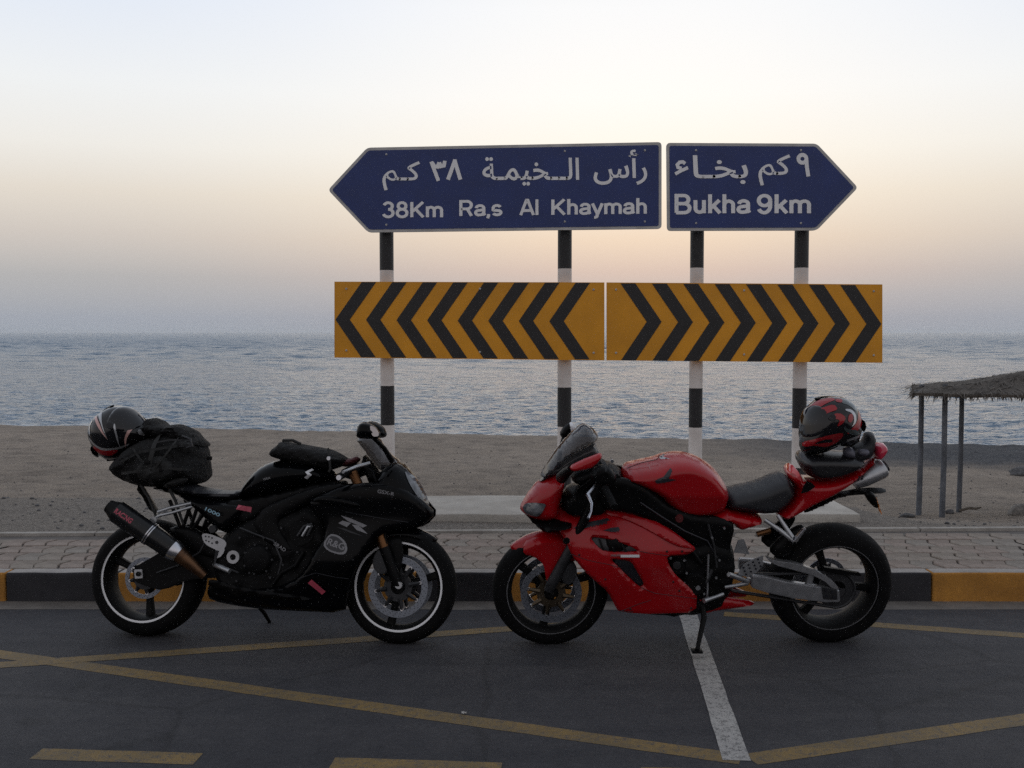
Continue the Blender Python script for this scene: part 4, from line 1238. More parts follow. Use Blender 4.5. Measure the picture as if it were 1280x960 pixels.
for x, y in ((300, 672), (312, 716), (338, 722), (354, 706), (330, 672), (372, 690), (296, 726), (352, 660)):
    bk.disc('case_bolt', x, y, .19, [(0, .0005), (.008, .0005), (.008, .006), (0, .007)], M_ALUD, 8)
bk.tube('footpeg', [(268, 706, .16), (278, 710, .24), (287, 714, .26)], [.012, .013, .012], M_ALU, 10)
bk.tube('rear_set_arm', [(272, 688, .172), (268, 705, .172), (300, 716, .165)], [.012, .012, .008], M_ALUD, 8)
pv = bk.disc('pivot_cap', 293, 696, .165, [(0, .016), (.022, .016), (.022, .034), (0, .036)], M_ALU, 24)
bk.disc('pivot_core', 293, 696, .166, [(0, .001), (.012, .001), (.012, .014), (0, .014)], M_DARKP, 6, pv)
bk.disc('fluid_cup', 268, 661, .15, [(0, .001), (.03, .001), (.03, .02), (0, .02)], M_ALUD, 20)
# pillion bracket and hanging stays under the tail
br = bk.tube('pillion_bracket', [(197, 640, .16), (212, 635, .15), (239, 629, .12)], .0095, M_ALU, 10)
bk.tube('bracket_stay', [(197, 645, .16), (215, 641, .15), (240, 633.5, .12)], .0085, M_ALU, 10, br)
bk.disc('pillion_peg', 196.5, 650, .15, [(0, .001), (.05, .001), (.05, .019), (0, .023)], M_ALU, 18, br)
for a, b in (((212, 625), (225, 658)), ((239, 629), (229, 658)), ((246, 636), (238, 660)), ((256, 640), (240, 662))):
    bk.tube('subframe_tube', [(*a, .10), (*b, .09)], .010, M_BLACK2, 10, both=True)
bk.inflate('plate_hanger', [(170, 607), (179, 606), (194, 632), (197, 642), (190, 640), (183, 628)], .05, .02, M_BLACK2, 1, .014)
# silencer: tip, carbon sleeve, bands, clamp, tinted link pipe
def axial(name, p0, p1, prof, m, parent=None, seg=36):
    d = p1 - p0; bm = bmesh.new(); bm_lathe(bm, [(t * d.length, r) for t, r in prof], p0, d, seg)
    return finish(name, bm, m, parent or bk.root, 40)
sa, sb, sc_ = bk.P(146, 639, .235), bk.P(187, 667, .225), bk.P(217, 688, .205)
sil = axial('silencer', sa, sb, [(0, .001), (0, .05), (.02, .060), (1, .060), (1, .001)], M_CARBON)
axial('silencer_tip', bk.P(135.5, 632, .24), sa, [(0, .016), (0, .034), (.35, .040), (1, .056), (1, .016)], M_BLACK2, sil)
axial('silencer_tail', sb, sc_, [(0, .001), (0, .058), (1, .052), (1, .001)], M_CARBON, sil)
for t in (-.03, .05): 
    q = sb + (sc_ - sb) * t; axial('silencer_band', q, q + (sc_ - sb).normalized() * .006, [(0, .058), (0, .0622), (1, .0622), (1, .058)], M_CHROME, sil)
axial('silencer_clamp', sc_ - (sc_ - sb).normalized() * .012, sc_ + (sc_ - sb).normalized() * .035, [(0, .04), (0, .056), (.5, .055), (1, .046), (1, .03)], M_CHROME, sil)
axial('link_pipe', sc_ + (sc_ - sb).normalized() * .03, bk.P(256, 720, .16), [(0, .001), (0, .045), (.3, .037), (1, .022), (1, .001)], M_COPPER, sil)
# red print on the silencer, wrapped on the sleeve
def sil_words(text, t0, t1, a0, a1, m):
    c = bpy.data.curves.new('w', 'FONT'); c.body = text; c.offset = .03; c.resolution_u = 3
    o = bpy.data.objects.new('w', c); me = bpy.data.meshes.new_from_object(o); bpy.data.objects.remove(o); bpy.data.curves.remove(c)
    co = np.array([v.co[:2] for v in me.vertices]); lo, hi = co.min(0), co.max(0)
    d = sb - sa; dn = d.normalized(); u = Vector((0, -1, 0)); u = (u - dn * u.dot(dn)).normalized(); w = dn.cross(u)
    if w.z < 0: w = -w
    for v, q in zip(me.vertices, co):
        t = (q - lo) / (hi - lo); an = a0 + (a1 - a0) * t[1]
        v.co = sa + d * (t0 + (t1 - t0) * t[0]) + (u * math.cos(an) + w * math.sin(an)) * .0612
    me.name = 'lettering'; link('lettering', me, m, sil)
sil_words('RACING', .05, .55, .05, .5, M_REDP)
# fork, caliper, fender, bars
for s in (1, -1):
    t_ = bk.tube('fork_leg', [(441, 590, .11 * s), (476, 672, .11 * s), (482, 690, .11 * s)], .026, M_GOLD, 16)
    bk.tube('fork_slider', [(480, 684, .11 * s), (497, 730, .105 * s), (499, 737, .10 * s)], [.028, .030, .026], M_BLACK2, 16, t_)
    bk.plate('brake_caliper', [(470, 690), (480, 684), (488, 700), (486, 716), (474, 718), (466, 706)], .074 * s, .122 * s, M_ALUD, 1, .006, t_)
bk.disc('axle_cap', 498.5, 731.5, .12, [(0, .006), (.012, .006), (.012, .018), (0, .021)], M_ALU, 20)
# front fender: arc band over the tyre
def fender(b, c, rt, half, a0, a1, m, taper=.06):
    bm = bmesh.new(); A = []
    for i in range(25):
        t = i / 24; a = a0 + (a1 - a0) * t; ring = []
        w = half * (.38 + .62 * min(1, t / .35) ** .7) * (1 - taper * max(0, 2 * t - 1) ** 2 * 3)
        for j in range(13):
            u = -1 + 2 * j / 12; r_ = rt + .009 - .045 * abs(u) ** 2.6
            ring.append(bm.verts.new(c + Vector((math.cos(a) * r_, w * u, math.sin(a) * r_))))
        A.append(ring)
    for P_, Q_ in zip(A, A[1:]):
        for j in range(12): bm.faces.new((P_[j], P_[j + 1], Q_[j + 1], Q_[j]))
    o = finish('front_fender', bm, m, b.root, 50)
    md = o.modifiers.new('thick', 'SOLIDIFY'); md.thickness = .005; md.offset = 1
    return o
ff = fender(bk, fc, .300, .075, R(52), R(150), M_BLACK)
bk.shell('fender_stay', [(470, 676), (500, 670), (504, 690), (500, 715), (494, 720), (488, 712), (484, 694)], lambda x, z: .082, M_BLACK2, .08, .02, .01, .008, parent=ff)
hb = bk.tube('handlebar', [(440, 590, .10), (432, 592, .2), (424, 596, .33)], [.012, .012, .012], M_BLACK2, 10)
bk.tube('grip', [(432, 592, .21), (424, 596, .34)], .018, M_RUBBER, 12, hb)
bk.tube('brake_lever', [(462, 579, .18), (447, 583, .22), (434, 588, .28), (429, 590, .34)], [.010, .009, .007, .008], M_ALU, 10, hb)
bk.tube('handlebar', [(440, 590, -.10), (432, 592, -.2), (424, 596, -.33)], .012, M_BLACK2, 10)
bk.inflate('top_clamp', [(430, 585), (450, 578), (462, 584), (458, 594), (440, 600), (428, 596)], .12, .02, M_BLACK2, 1, .016)
bk.disc('bar_end', 424.5, 597, .345, [(0, .001), (.018, .001), (.018, .013), (0, .015)], M_CHROME, 14, hb)
for i in range(2):
    bk.tube('brake_hose', [(455, 582, .14), (466, 590 + 4 * i, .16), (472, 606, .13), (478, 640, .12), (484, 690, .12)], .005, M_BLACK2, 8)
# stickers on the fairing side
bk.decal('emblem_stroke', [(425, 644.5), (436, 648), (456, 657.5), (451, 660), (446, 657), (434, 652)], bfair, M_DECAL, .24, 0, .004, fair)
bk.decal('emblem_stroke', [(422, 654), (427, 651), (437, 654), (432, 659)], bfair, M_DECAL, .24, 0, .004, fair)
bk.decal('emblem_stroke', [(438, 656), (446, 657), (457, 668), (444, 663)], bfair, M_DECAL, .24, 0, .004, fair)
bk.decal('emblem_grey_stroke', [(420, 659), (430, 661), (446, 668), (452, 671), (436, 666)], bfair, M_ALUD, .24, 0, .004, fair)  # dark grey stroke printed below the emblem
def oval(cx, cy, a, b, rot, n=28):
    return [(cx + a * math.cos(t) * math.cos(rot) - b * math.sin(t) * math.sin(rot), cy + a * math.cos(t) * math.sin(rot) + b * math.sin(t) * math.cos(rot)) for t in [2 * math.pi * i / n for i in range(n)]]
ba = bk.decal('oval_badge', [(412, 667), (422, 669), (431, 677), (434, 687), (431, 693), (423, 693), (410, 688), (404, 680)], bfair, M_DECAL, .24, 1, .004, fair)
bk.decal('badge_field', [(412.5, 669.5), (421, 671), (428.5, 678), (431, 686), (429, 690), (423, 690.5), (412, 686.5), (407, 680)], bfair, M_DARKP, .24, 1, .0055, fair)
bk.words('lettering', 'R&G', (409, 680.5), (429, 688), 8.5, bfair, M_DECAL, .24, .007, fair)
bk.decal('red_sticker', [(386, 728.5), (391, 724), (407, 739.5), (402, 743.5)], bfair, M_REDP, .23, 0, .016, fair)
bk.seam('panel_seam', [(430, 640), (455, 645), (480, 650), (505, 654)], bfair, .24, .0014, None, fair)
bk.seam('panel_seam', [(372, 724), (395, 716), (420, 722), (434, 724)], bfair, .24, .0014, None, fair)
bk.bolts([(448, 622), (486, 622), (489, 636), (440, 700), (415, 745), (345, 757), (300, 752), (262, 745), (400, 700)], bfair, .24, .005, M_ALUD, fair)
# side stand on the far side
st = bk.tube('side_stand', [(318, 752, -.10), (330, 766, -.22), (337, 777.5, -.30)], [.012, .011, .009], M_BLACK2, 10)
bm = bmesh.new(); q = bk.P(338, 779, -.30); bm_box(bm, q, (.05, .04, .008), None, .003); finish('stand_foot', bm, M_BLACK2, st, 40)

# ================================================================== RED MOTORCYCLE
rd = Bike((1032, 798.5), (687, 802.5), 1, R(-8))
tag(rd.root, 'red sports motorcycle facing left with smoked screen and silver swing arm', 'motorcycle', 'motorcycles parked at the kerb')
WR = rd.wb
rd.wheel(0, .322, .19, 3, [(-1, .11, .062)], False, M_RIM, 1.1)
fwr, fcr = rd.wheel(WR, .302, .120, 3, [(-1, .158, .062), (1, .158, .062)], False, M_RIM, .6, carrier=M_BRONZE)
rwid = lin([(.1, .12), (.45, .18), (.7, .245), (1.0, .255), (1.25, .21), (1.45, .15), (1.62, .07)])
def rfair(x, z):
    n = rwid(x) - .20 * max(0, .50 - z) - .85 * max(0, .225 - z)
    n -= .55 * max(0, z - .585) + .5 * max(0, z - .66)
    return n - .10 * max(0, min(z, .585) - .40)
F_R = [(679, 661), (700, 650), (712, 641), (736, 640), (762, 639), (786, 642), (814, 652), (841, 667), (862, 681), (871, 687), (866, 692), (856, 695), (834, 696), (836, 706), (845, 720), (858, 732), (873, 744), (873, 771), (830, 772), (776, 772), (771, 764), (762, 745), (745, 731), (731, 719), (717, 702), (709, 684), (698, 671)]
V1 = [(740, 679), (750, 678), (764, 679.5), (788, 685), (801, 691), (780, 693.5), (757.5, 694), (748, 688)]
V2 = [(764, 702), (778, 702), (790, 703.5), (796, 714), (806.5, 732), (801, 736.5), (788, 725), (775, 712)]
rf_ = rd.shell('fairing', F_R, rfair, M_RED, .23, .022, .016, .012, 1, .015, holes=(V1, V2), smooth=24)
rd.shell('belly_pan', [(870, 745), (884, 748), (906, 751), (932, 757), (951, 763), (945, 768), (900, 771), (868, 772)], lambda x, z: rfair(x, z) - .03, M_RED, .17, .02, .02, .012)
rd.shell('fairing_shoulder', [(752, 641), (786, 643), (814, 653), (841, 668), (862, 682), (868, 687), (845, 683), (815, 667), (785, 657), (760, 654)], lambda x, z: rfair(x, z) + .018, M_RED, .24, .012, .007, .020, 1, .012, parent=rf_, smooth=30)
rd.shell('duct_panel', [(735, 674), (806, 688), (812, 738), (795, 740), (760, 706)], lambda x, z: rfair(x, z) - .035, M_DARKP, .21, .01, .0, .006, 0, .02, parent=rf_)
for k in range(3):
    rd.shell('duct_fin', [(750 + 14 * k, 680 + 2 * k), (753 + 14 * k, 680.5 + 2 * k), (757 + 14 * k, 693), (754 + 14 * k, 693)], lambda x, z: rfair(x, z) - .018, M_BLACK2, .22, .004, .0, .012, 0, .02, False, rf_)
rd.seam('panel_seam', [(716, 701), (735, 706), (760, 709), (775, 712)], rfair, .25, .0015, None, rf_)
rd.seam('panel_seam', [(801, 736), (820, 744), (846, 748), (872, 752)], rfair, .25, .0015, None, rf_)
rd.seam('panel_seam', [(776, 771), (800, 758), (815, 752)], rfair, .24, .0015, None, rf_)
rd.seam('panel_seam', [(801, 691), (822, 694), (836, 696)], rfair, .25, .0015, None, rf_)
rd.bolts([(834, 690), (853, 690), (726, 700), (758, 728), (850, 740), (866, 764), (790, 766), (720, 655), (842, 728)], rfair, .24, .006, M_ALUD, rf_)
# graphics
rd.decal('graphic_stripe', [(720, 671.5), (732, 666), (750, 662), (764, 659), (767, 661), (750, 666), (733, 670)], rfair, M_DARKP, .25, 0, .004, rf_)
rd.decal('graphic_stripe', [(757, 671), (768, 668), (777, 667), (778, 670), (768, 672)], rfair, M_DARKP, .25, 0, .004, rf_)
rd.words('lettering', 'CBR1000', (727, 672), (764, 664), 5, rfair, M_DARKP, .25, .006, rf_, .03, -.06)
rd.words('lettering', 'RR', (767, 672), (777, 671.5), 4, rfair, M_DARKP, .25, .006, rf_, .03, -.1)
rd.decal('white_bar', [(777, 696.5), (800, 695), (800, 698), (777, 699.5)], rfair, M_WHITE, .25, 0, .004, rf_)
rd.words('lettering', 'FIREBLADE', (765, 699), (777, 698), 2.6, rfair, M_DECAL, .25, .005, rf_, .02)
# nose cowl and lamp
rn = lin([(1.05, .20), (1.25, .19), (1.40, .16), (1.55, .11), (1.68, .06)])
cw = [(650, 637), (650.5, 631), (656, 621), (668, 604.5), (680, 597.5), (692, 591.5), (696, 591.5), (707, 596.5), (707, 600), (703, 615), (697, 640), (695, 644), (684, 649), (670, 648), (656, 642.5)]
cowlr = rd.inflate('nose_cowl', cw, lambda x, z: rn(x), .075, M_RED, 1, .012)
cr_f = on_body(rd.poly(cw, 0, 1), lambda x, z: rn(x), .075)
rd.decal('headlamp', [(652.5, 637), (657, 629.5), (667, 625.5), (682, 624), (678, 633), (672, 643), (661, 643)], cr_f, M_LENS, .06, 1, .008, cowlr, .010)
rd.inflate('chin_panel', [(652, 638.5), (660, 642), (672, 646), (690, 643), (716, 645), (716, 652), (697, 657), (680, 662), (668, 654)], lambda x, z: rn(x) + .03, .05, M_BLACK2, 1, .014, parent=cowlr)
# smoked screen with a darker base, fixed in the cowl
sw = lin([(1.05, .12), (1.2, .15), (1.35, .15), (1.5, .12), (1.6, .08)])
scr_r = rd.inflate('windscreen', [(674, 596), (680, 583), (696, 560), (714, 541), (728, 530), (738, 532), (750, 544), (741, 552), (722, 562), (708, 572), (694, 585), (684, 594)], lambda x, z: sw(x), .07, M_SMOKE, 1, .014)
rd.inflate('screen_base', [(672, 603), (678, 592), (690, 582), (706, 571), (726, 560), (744, 552), (746, 560), (750, 568), (728, 575), (712, 583), (704, 594), (690, 594)], lambda x, z: .05, .03, mat('tinted_lower_screen', (.03, .03, .036), .16, coat=.1, var=.1, alpha=.85), 1, .014, parent=scr_r)
rd.inflate('dash_panel', [(712, 590), (738, 580), (752, 572), (762, 580), (752, 596), (735, 604), (716, 604)], .10, .03, M_BLACK2, 1, .016)
# mirrors: near one with red housing, far one seen from behind the screen
mn = rd.inflate('mirror', [(711.5, 583), (722, 577), (740, 569.5), (751.5, 565.5), (753, 572), (742, 584), (728, 588), (714.5, 589.5)], .035, .02, M_RED, 1, .01, off=.34)
rd.tube('mirror_stalk', [(714, 586, .33), (707, 591, .26), (702, 597, .16)], [.02, .026, .03], M_BLACK2, 10, mn)
mf = rd.inflate('mirror', [(699, 542), (704, 533), (711, 528), (717, 529), (718.5, 537), (712, 546), (704, 550)], .035, .022, M_BLACK2, 1, .01, off=-.34)
rd.inflate('mirror_rim', [(711, 529), (715.5, 527.5), (718.5, 533), (716, 542), (712.5, 545), (711, 536)], .04, .012, M_WHITE, 1, .008, parent=mf, off=-.335)
rd.tube('mirror_stalk', [(704, 549, -.32), (700, 565, -.24), (698, 585, -.14)], [.012, .012, .016], M_BLACK2, 10, mf)
# tank, cap, cover lip, wing emblem
tr = [(775, 596), (781, 582), (800, 578), (821, 574), (830, 570), (845, 567.5), (860, 568), (876, 573), (891, 583), (904, 600), (908, 613), (904, 630), (890, 640), (870, 643), (847, 641), (832, 630), (819, 614), (797, 604)]
def tkw(x, z): return .178 - .34 * max(0, .845 - z) - .10 * max(0, x - .95)
tankr = rd.inflate('tank', tr, tkw, .055, M_RED, 1, .012, smooth=28)
tr_f = on_body(rd.poly(tr, 0, 1), tkw, .055)
rd.seam('tank_seam', [(786, 590), (805, 583), (824, 579)], lambda x, z: max(.05, tr_f(x, z)), .12, .002, None, tankr)
rd.seam('tank_seam', [(824, 579), (828, 573)], lambda x, z: max(.03, tr_f(x, z)), .10, .002, None, tankr)
rd.decal('wing_emblem', [(818, 600), (822, 597.5), (829, 595), (834, 590), (839, 586), (840, 588), (837, 593), (835, 597), (845, 598.5), (838, 600), (830, 602), (820, 603)], tr_f, M_DARKP, .165, 0, .007, tankr, .01)
cp_ = rd.P(838, 572, 0); bm = bmesh.new(); bm_lathe(bm, [(0, .001), (.012, .001), (.012, .045), (.006, .056), (0, .056)], cp_ + Vector((0, 0, -.004)), Vector((.06, 0, 1)), 28)
for k in range(7): bm_lathe(bm, [(0, .0005), (.004, .0005), (.004, .005), (0, .005)], cp_ + Vector((.047 * math.cos(k * .9), .047 * math.sin(k * .9), .006)), Vector((0, 0, 1)), 6)
finish('fuel_cap', bm, M_ALU, tankr, 40)
# frame spar, engine
frr = rd.shell('frame', [(742, 604), (764, 600), (786, 600), (806, 608), (822, 620), (838, 634), (866, 645), (905, 648), (920, 656), (912, 690), (918, 720), (902, 736), (888, 712), (876, 692), (862, 681), (841, 667), (814, 652), (786, 642), (752, 640)], lambda x, z: .160 - .12 * max(0, x - 1.0), M_BLACK2, .155, .02, .015, .02)
rd.disc('frame_bolt', 849, 648, .158, [(0, .001), (.012, .001), (.012, .018), (0, .022)], mat('dull_red_cap', (.10, .012, .014), .5), 20, frr)
rd.inflate('engine', [(740, 650), (790, 640), (850, 660), (905, 660), (918, 690), (912, 730), (895, 755), (850, 764), (790, 760), (760, 730), (745, 700)], .175, .08, M_ENGINE, 1, .02, lump=.02, lscale=16)
rd.disc('sprocket_cover', 846, 707, .175, [(0, .001), (.04, .001), (.04, .03), (.02, .042), (0, .046)], M_ENGINE, 28)
rd.disc('generator_cover', 868, 728, .17, [(0, .001), (.04, .001), (.04, .05), (.02, .065), (0, .07)], M_ENGINE, 32)
rd.tube('coolant_hose', [(832, 690, .20), (848, 684, .205), (866, 690, .205), (876, 704, .20)], .012, M_BLACK2, 10)
rd.tube('coolant_hose', [(858, 744, .19), (872, 738, .20), (884, 726, .20), (890, 712, .195)], .010, M_ALUD, 10)
rd.disc('case_plug', 872, 734, .20, [(0, .001), (.012, .001), (.012, .012), (0, .016)], M_ALU, 16)
rd.disc('case_plug', 846, 707, .214, [(0, .001), (.006, .001), (.006, .018), (0, .022)], M_ALUD, 20)
for x, y in ((858, 716), (880, 742), (862, 742), (856, 728), (838, 697), (855, 700), (895, 722), (899, 700), (890, 672), (905, 660)):
    rd.disc('case_bolt', x, y, .195, [(0, .0005), (.008, .0005), (.008, .006), (0, .007)], M_ALU, 8)
rd.tube('wiring', [(800, 628, .168), (830, 648, .172), (856, 664, .17), (884, 676, .165), (898, 700, .17)], .005, M_DARKP, 8)
rd.tube('wiring', [(885, 655, .168), (892, 680, .17), (896, 710, .18)], .006, M_ALUD, 8)
rd.inflate('front_subframe', [(702, 612), (730, 604), (752, 600), (762, 640), (700, 642)], .12, .03, M_BLACK2, 1, .02)
# shift linkage, stand, pegs
rd.tube('shift_rod', [(885.5, 693, .205), (884, 747, .20)], .0055, M_ALU, 8)
rd.tube('shift_lever', [(904, 742.5, .20), (892, 747, .22), (880, 751, .25)], [.010, .010, .013], M_ALU, 10)
rd.tube('footpeg', [(934, 727, .18), (922, 722, .25), (911, 718, .28)], [.012, .013, .012], M_ALU, 10)
rd.tube('rear_set_arm', [(906, 734, .19), (920, 732, .19), (934, 729, .185), (936, 722, .185)], [.009, .010, .012, .012], M_ALU, 10)
st = rd.tube('side_stand', [(877, 748, .14), (880, 772, .20), (871.5, 812, .30)], [.017, .014, .011], M_BLACK2, 12)
bm = bmesh.new(); q = rd.P(871, 813.5, .31); bm_box(bm, q, (.055, .05, .01), None, .004); finish('stand_foot', bm, M_BLACK2, st, 40)
hgr = rd.plate('heel_guard', [(954, 694), (942, 698.5), (930, 705), (925, 712), (922, 718), (935, 721.5), (946, 715), (953.5, 707)], .185, .19, M_ALU, 0, .001)
for i in range(4):
    for j in range(3):
        x, y = 929.5 + i * 6 + j * 1.6, 709.5 - i * 3.4 + j * 4.2
        if x < 952 and y < 718: rd.disc('guard_hole', x, y, .1905, [(0, .0005), (.001, .0005), (.001, .0055), (0, .0055)], M_DARKP, 10, hgr)
rd.plate('linkage_plate', [(922.5, 675), (930, 674), (937, 693), (917, 690.5)], .15, .156, M_ALU, 0, .001)
# swing arm: box beam, arched brace and chain adjuster
swg = rd.plate('swing_arm', [(938, 718), (956, 719), (985, 726), (1018, 731), (1048, 736), (1049, 751), (1031, 751.5), (992, 747), (956, 739), (938, 733)], .10, .14, M_ALU, 0, .006, both=True)
rd.plate('swing_arm_brace', [(955, 694.5), (966, 699), (996, 703), (1018, 711.5), (1036, 721), (1049, 735), (1040, 735), (1028, 724), (1013, 717), (991, 711), (966, 704.5)], .095, .135, M_ALU, 1, .005, swg)
rd.plate('brace_strut', [(1010, 716), (1017, 717), (1014, 731), (1007, 729)], .10, .125, M_ALU, 0, .003, swg)
ca_ = rd.plate('chain_adjuster', [(1027, 734), (1046, 737), (1047, 750), (1029, 749)], .14, .146, M_ALUD, 0, .002, swg)
for x, y in ((1032, 738), (1040, 739.5), (1033, 745), (1042, 746)): rd.disc('adjuster_bolt', x, y, .146, [(0, .0005), (.006, .0005), (.006, .007), (0, .007)], M_DARKP, 6, swg)
# chain, sprocket, guard
bm = bmesh.new(); cR = Vector((0, .105, .318)); cF = Vector((.52, .105, .36))
path = []
for i in range(20): a = R(90 + 180 * i / 19); path.append(cR + Vector((math.cos(a) * .095, 0, math.sin(a) * .095)))
for i in range(12): a = R(270 + 180 * i / 11); path.append(cF + Vector((math.cos(a) * .045, 0, math.sin(a) * .045)))
path.append(path[0]); bm_tube(bm, path, .009, 6, False); finish('chain', bm, M_ALUD, rd.root, 60)
bm = bmesh.new(); bm_lathe(bm, [(-.003, .05), (.003, .05), (.003, .098), (-.003, .098)], cR, Vector((0, 1, 0)), 44); finish('rear_sprocket', bm, M_ALUD, rd.root, 30)
rd.plate('chain_guard', [(1029, 708), (1050, 711), (1075, 716), (1076, 719), (1050, 717), (1030, 713)], .10, .13, M_BLACK2, 0, .003)
rd.shell('hugger', [(962, 690), (975, 676), (990, 664), (1003, 658), (1010, 662), (1000, 678), (990, 696), (975, 702)], lambda x, z: .115, M_BLACK2, .115, .03, .03, .01)
# pillion bracket
pb = rd.tube('pillion_bracket', [(956, 650, .13), (975, 663, .16), (993, 677, .19)], .011, M_ALU, 10)
rd.tube('bracket_stay', [(972, 644, .13), (982, 659, .16), (991, 672, .19)], .010, M_ALU, 10, pb)
rd.plate('pillion_peg', [(991, 675), (1004, 660), (1007.5, 660), (995, 678)], .19, .215, M_CHROME, 0, .003, pb)
rd.tube('shock_reservoir', [(946, 668, .08), (963, 663, .08)], .015, M_GOLD, 16)
# seats and tail
seatr = rd.inflate('rider_seat', [(904, 613), (926, 607.5), (947, 603), (965, 595), (978, 591), (984, 595), (992, 611), (980, 628), (965, 638), (947, 639), (920, 635), (902, 631)], .13, .05, M_SEAT, 1, .015)
rd.inflate('seat_side_panel', [(862, 644), (899, 629), (925, 635), (950, 640), (947, 648), (930, 653), (917, 657), (908, 647), (890, 645)], .15, .03, M_RED, 1, .015)
def lin2(p):
    f = lin(p); return lambda x, z: f(x)
rt_ = [(966, 637), (980, 627), (993, 611), (982, 592), (988, 584), (993, 582), (1001, 596), (1017, 598), (1046, 595), (1066, 587), (1079, 581), (1092, 571), (1094, 575), (1080, 588), (1064, 601), (1042, 613), (1014, 624), (983, 642), (972, 645)]
tailr = rd.inflate('tail_cowl', rt_, lin2([(-.35, .045), (-.12, .07), (.08, .125), (.4, .145)]), .03, M_RED, 1, .013)
rd.decal('tail_vent', [(1000, 616), (1003, 607), (1007, 600), (1013, 602), (1018, 607), (1010, 613)], lambda x, z: .135, M_BLACK2, .13, 0, .012, tailr)
rd.inflate('seat_hump_highlight', [(982, 592), (988, 583), (992, 581), (1000, 594), (1004, 602), (998, 606), (993, 607)], .13, .03, mat('highlight_red_panel', (.55, .03, .03), .16, coat=.6), 1, .012, parent=tailr)  # highlight on the tail's front edge, put into a brighter red
rd.inflate('pillion_seat', [(996, 574), (1004, 564), (1040, 564), (1072, 567), (1078, 575), (1066, 584), (1046, 592), (1030, 596), (1014, 596), (1004, 591)], .13, .04, mat('glossy_black_vinyl', (.007, .007, .009), .4, coat=.15), 1, .013)
rd.inflate('tail_lamp', [(1091, 562), (1094, 556), (1103, 552.5), (1107.5, 558), (1104, 566), (1098, 573), (1092, 574)], .075, .025, M_TAIL, 1, .010)
ur = rd.inflate('tail_underside', [(1004, 637), (1022, 628), (1046, 615), (1080, 609), (1107, 610), (1107, 616.5), (1080, 618), (1050, 621), (1024, 634), (1006, 642)], .035, .02, M_BLACK2, 1, .014)
# underseat silencer and hanging indicator
sq = [rd.P(1066, 603, .0), rd.P(1104.5, 583, .0)]
def axial_r(name, p0, p1, prof, m, parent=None, sy=1.5, seg=40):
    d = p1 - p0; bm = bmesh.new(); bm_lathe(bm, [(t * d.length, r) for t, r in prof], p0, d, seg)
    for v in bm.verts: v.co.y *= sy
    return finish(name, bm, m, parent or rd.root, 40)
mz = axial_r('silencer', sq[0], sq[1], [(0, .001), (0, .035), (.3, .047), (.85, .052), (.96, .047), (1.0, .036), (1.0, .001)], M_ALU)
axial_r('silencer_outlet', sq[1], sq[1] + (sq[1] - sq[0]).normalized() * .012, [(-.3, .001), (-.3, .03), (1, .03), (1, .022), (0, .02), (0, .001)], M_DARKP, mz)
for i in range(2): rd.plate('silencer_slot', [(1073 + i * 4.5, 595.5 - i * 1.2), (1075 + i * 4.5, 595 - i * 1.2), (1073.5 + i * 4.5, 601 - i * 1.2), (1071.5 + i * 4.5, 601.5 - i * 1.2)], .070, .073, M_DARKP, 0, 0, mz)
ind = rd.inflate('indicator', [(1078, 615), (1090, 614), (1096, 622), (1099, 633), (1095, 636), (1086, 628)], .02, .012, M_BLACK2, 1, .008, off=.10)
rd.inflate('indicator_lens', [(1093, 620), (1096, 622), (1101, 638), (1103, 645), (1097, 636)], .018, .01, M_AMBER, 1, .007, parent=ind, off=.11)
# fork, caliper, fender, bars, levers
for s in (1, -1):
    t_ = rd.tube('fork_leg', [(757, 592, .11 * s), (722, 668, .11 * s), (714, 686, .11 * s)], .024, M_BLACK2, 16)
    rd.tube('fork_slider', [(716, 681, .11 * s), (690, 729, .105 * s), (686, 738, .10 * s)], [.027, .029, .025], M_ALUD, 16, t_)
    rd.plate('brake_caliper', [(706, 704), (716, 700), (722, 712), (716, 728), (706, 730), (700, 718)], .074 * s, .12 * s, M_ALUD, 1, .006, t_)
rd.disc('axle_cap', 687, 731, .12, [(0, .006), (.012, .006), (.012, .018), (0, .021)], M_ALUD, 20)
ffr = fender(rd, fcr, .302, .078, R(48), R(140), M_RED)
fp = [(fcr.x + math.cos(R(a)) * r_, fcr.z + math.sin(R(a)) * r_) for a, r_ in [(62, .306), (75, .308), (90, .308), (105, .306), (122, .300), (128, .25), (118, .19), (112, .10), (105, .04), (70, .035), (72, .10), (76, .17), (66, .225), (56, .262)]]
P, T, d, B = fill(chaikin(fp, 1), .012)
n1 = np.array([.080 - .05 * max(0, math.hypot(p[0] - fcr.x, p[1] - fcr.z) - .285) / .03 for p in P]) - .006 * (1 - rnd(d, .012))
for s_ in (1, -1): finish('fender_side', slab(P, T, B, n1 + .004, n1, s_ * rd.near), M_RED, ffr, 40)
rd.disc('reflector', 708, 676, .20, [(0, .001), (.008, .001), (.008, .016), (0, .018)], M_BLACK2, 18)
hbr = rd.tube('handlebar', [(755, 592, .10), (750, 600, .18), (757, 612, .26), (766, 632, .38)], .012, M_BLACK2, 10)
rd.tube('grip', [(756, 610, .25), (768, 634, .39)], .018, M_RUBBER, 12, hbr)
rd.tube('clutch_lever', [(745, 606, .22), (735, 619, .28), (740, 630, .34), (739, 640, .38), (735.5, 648, .41)], [.008, .012, .007, .006, .008], M_CHROME, 10, hbr)
rd.inflate('switch_block', [(738, 588), (752, 580), (764, 584), (772, 598), (764, 606), (748, 606), (738, 600)], .05, .02, M_BLACK2, 1, .014, off=.2)
rd.tube('handlebar', [(755, 592, -.10), (748, 600, -.2), (752, 608, -.34)], .012, M_BLACK2, 10)
rd.inflate('top_clamp', [(744, 588), (760, 578), (775, 584), (778, 594), (766, 600), (750, 600)], .12, .02, M_BLACK2, 1, .016)
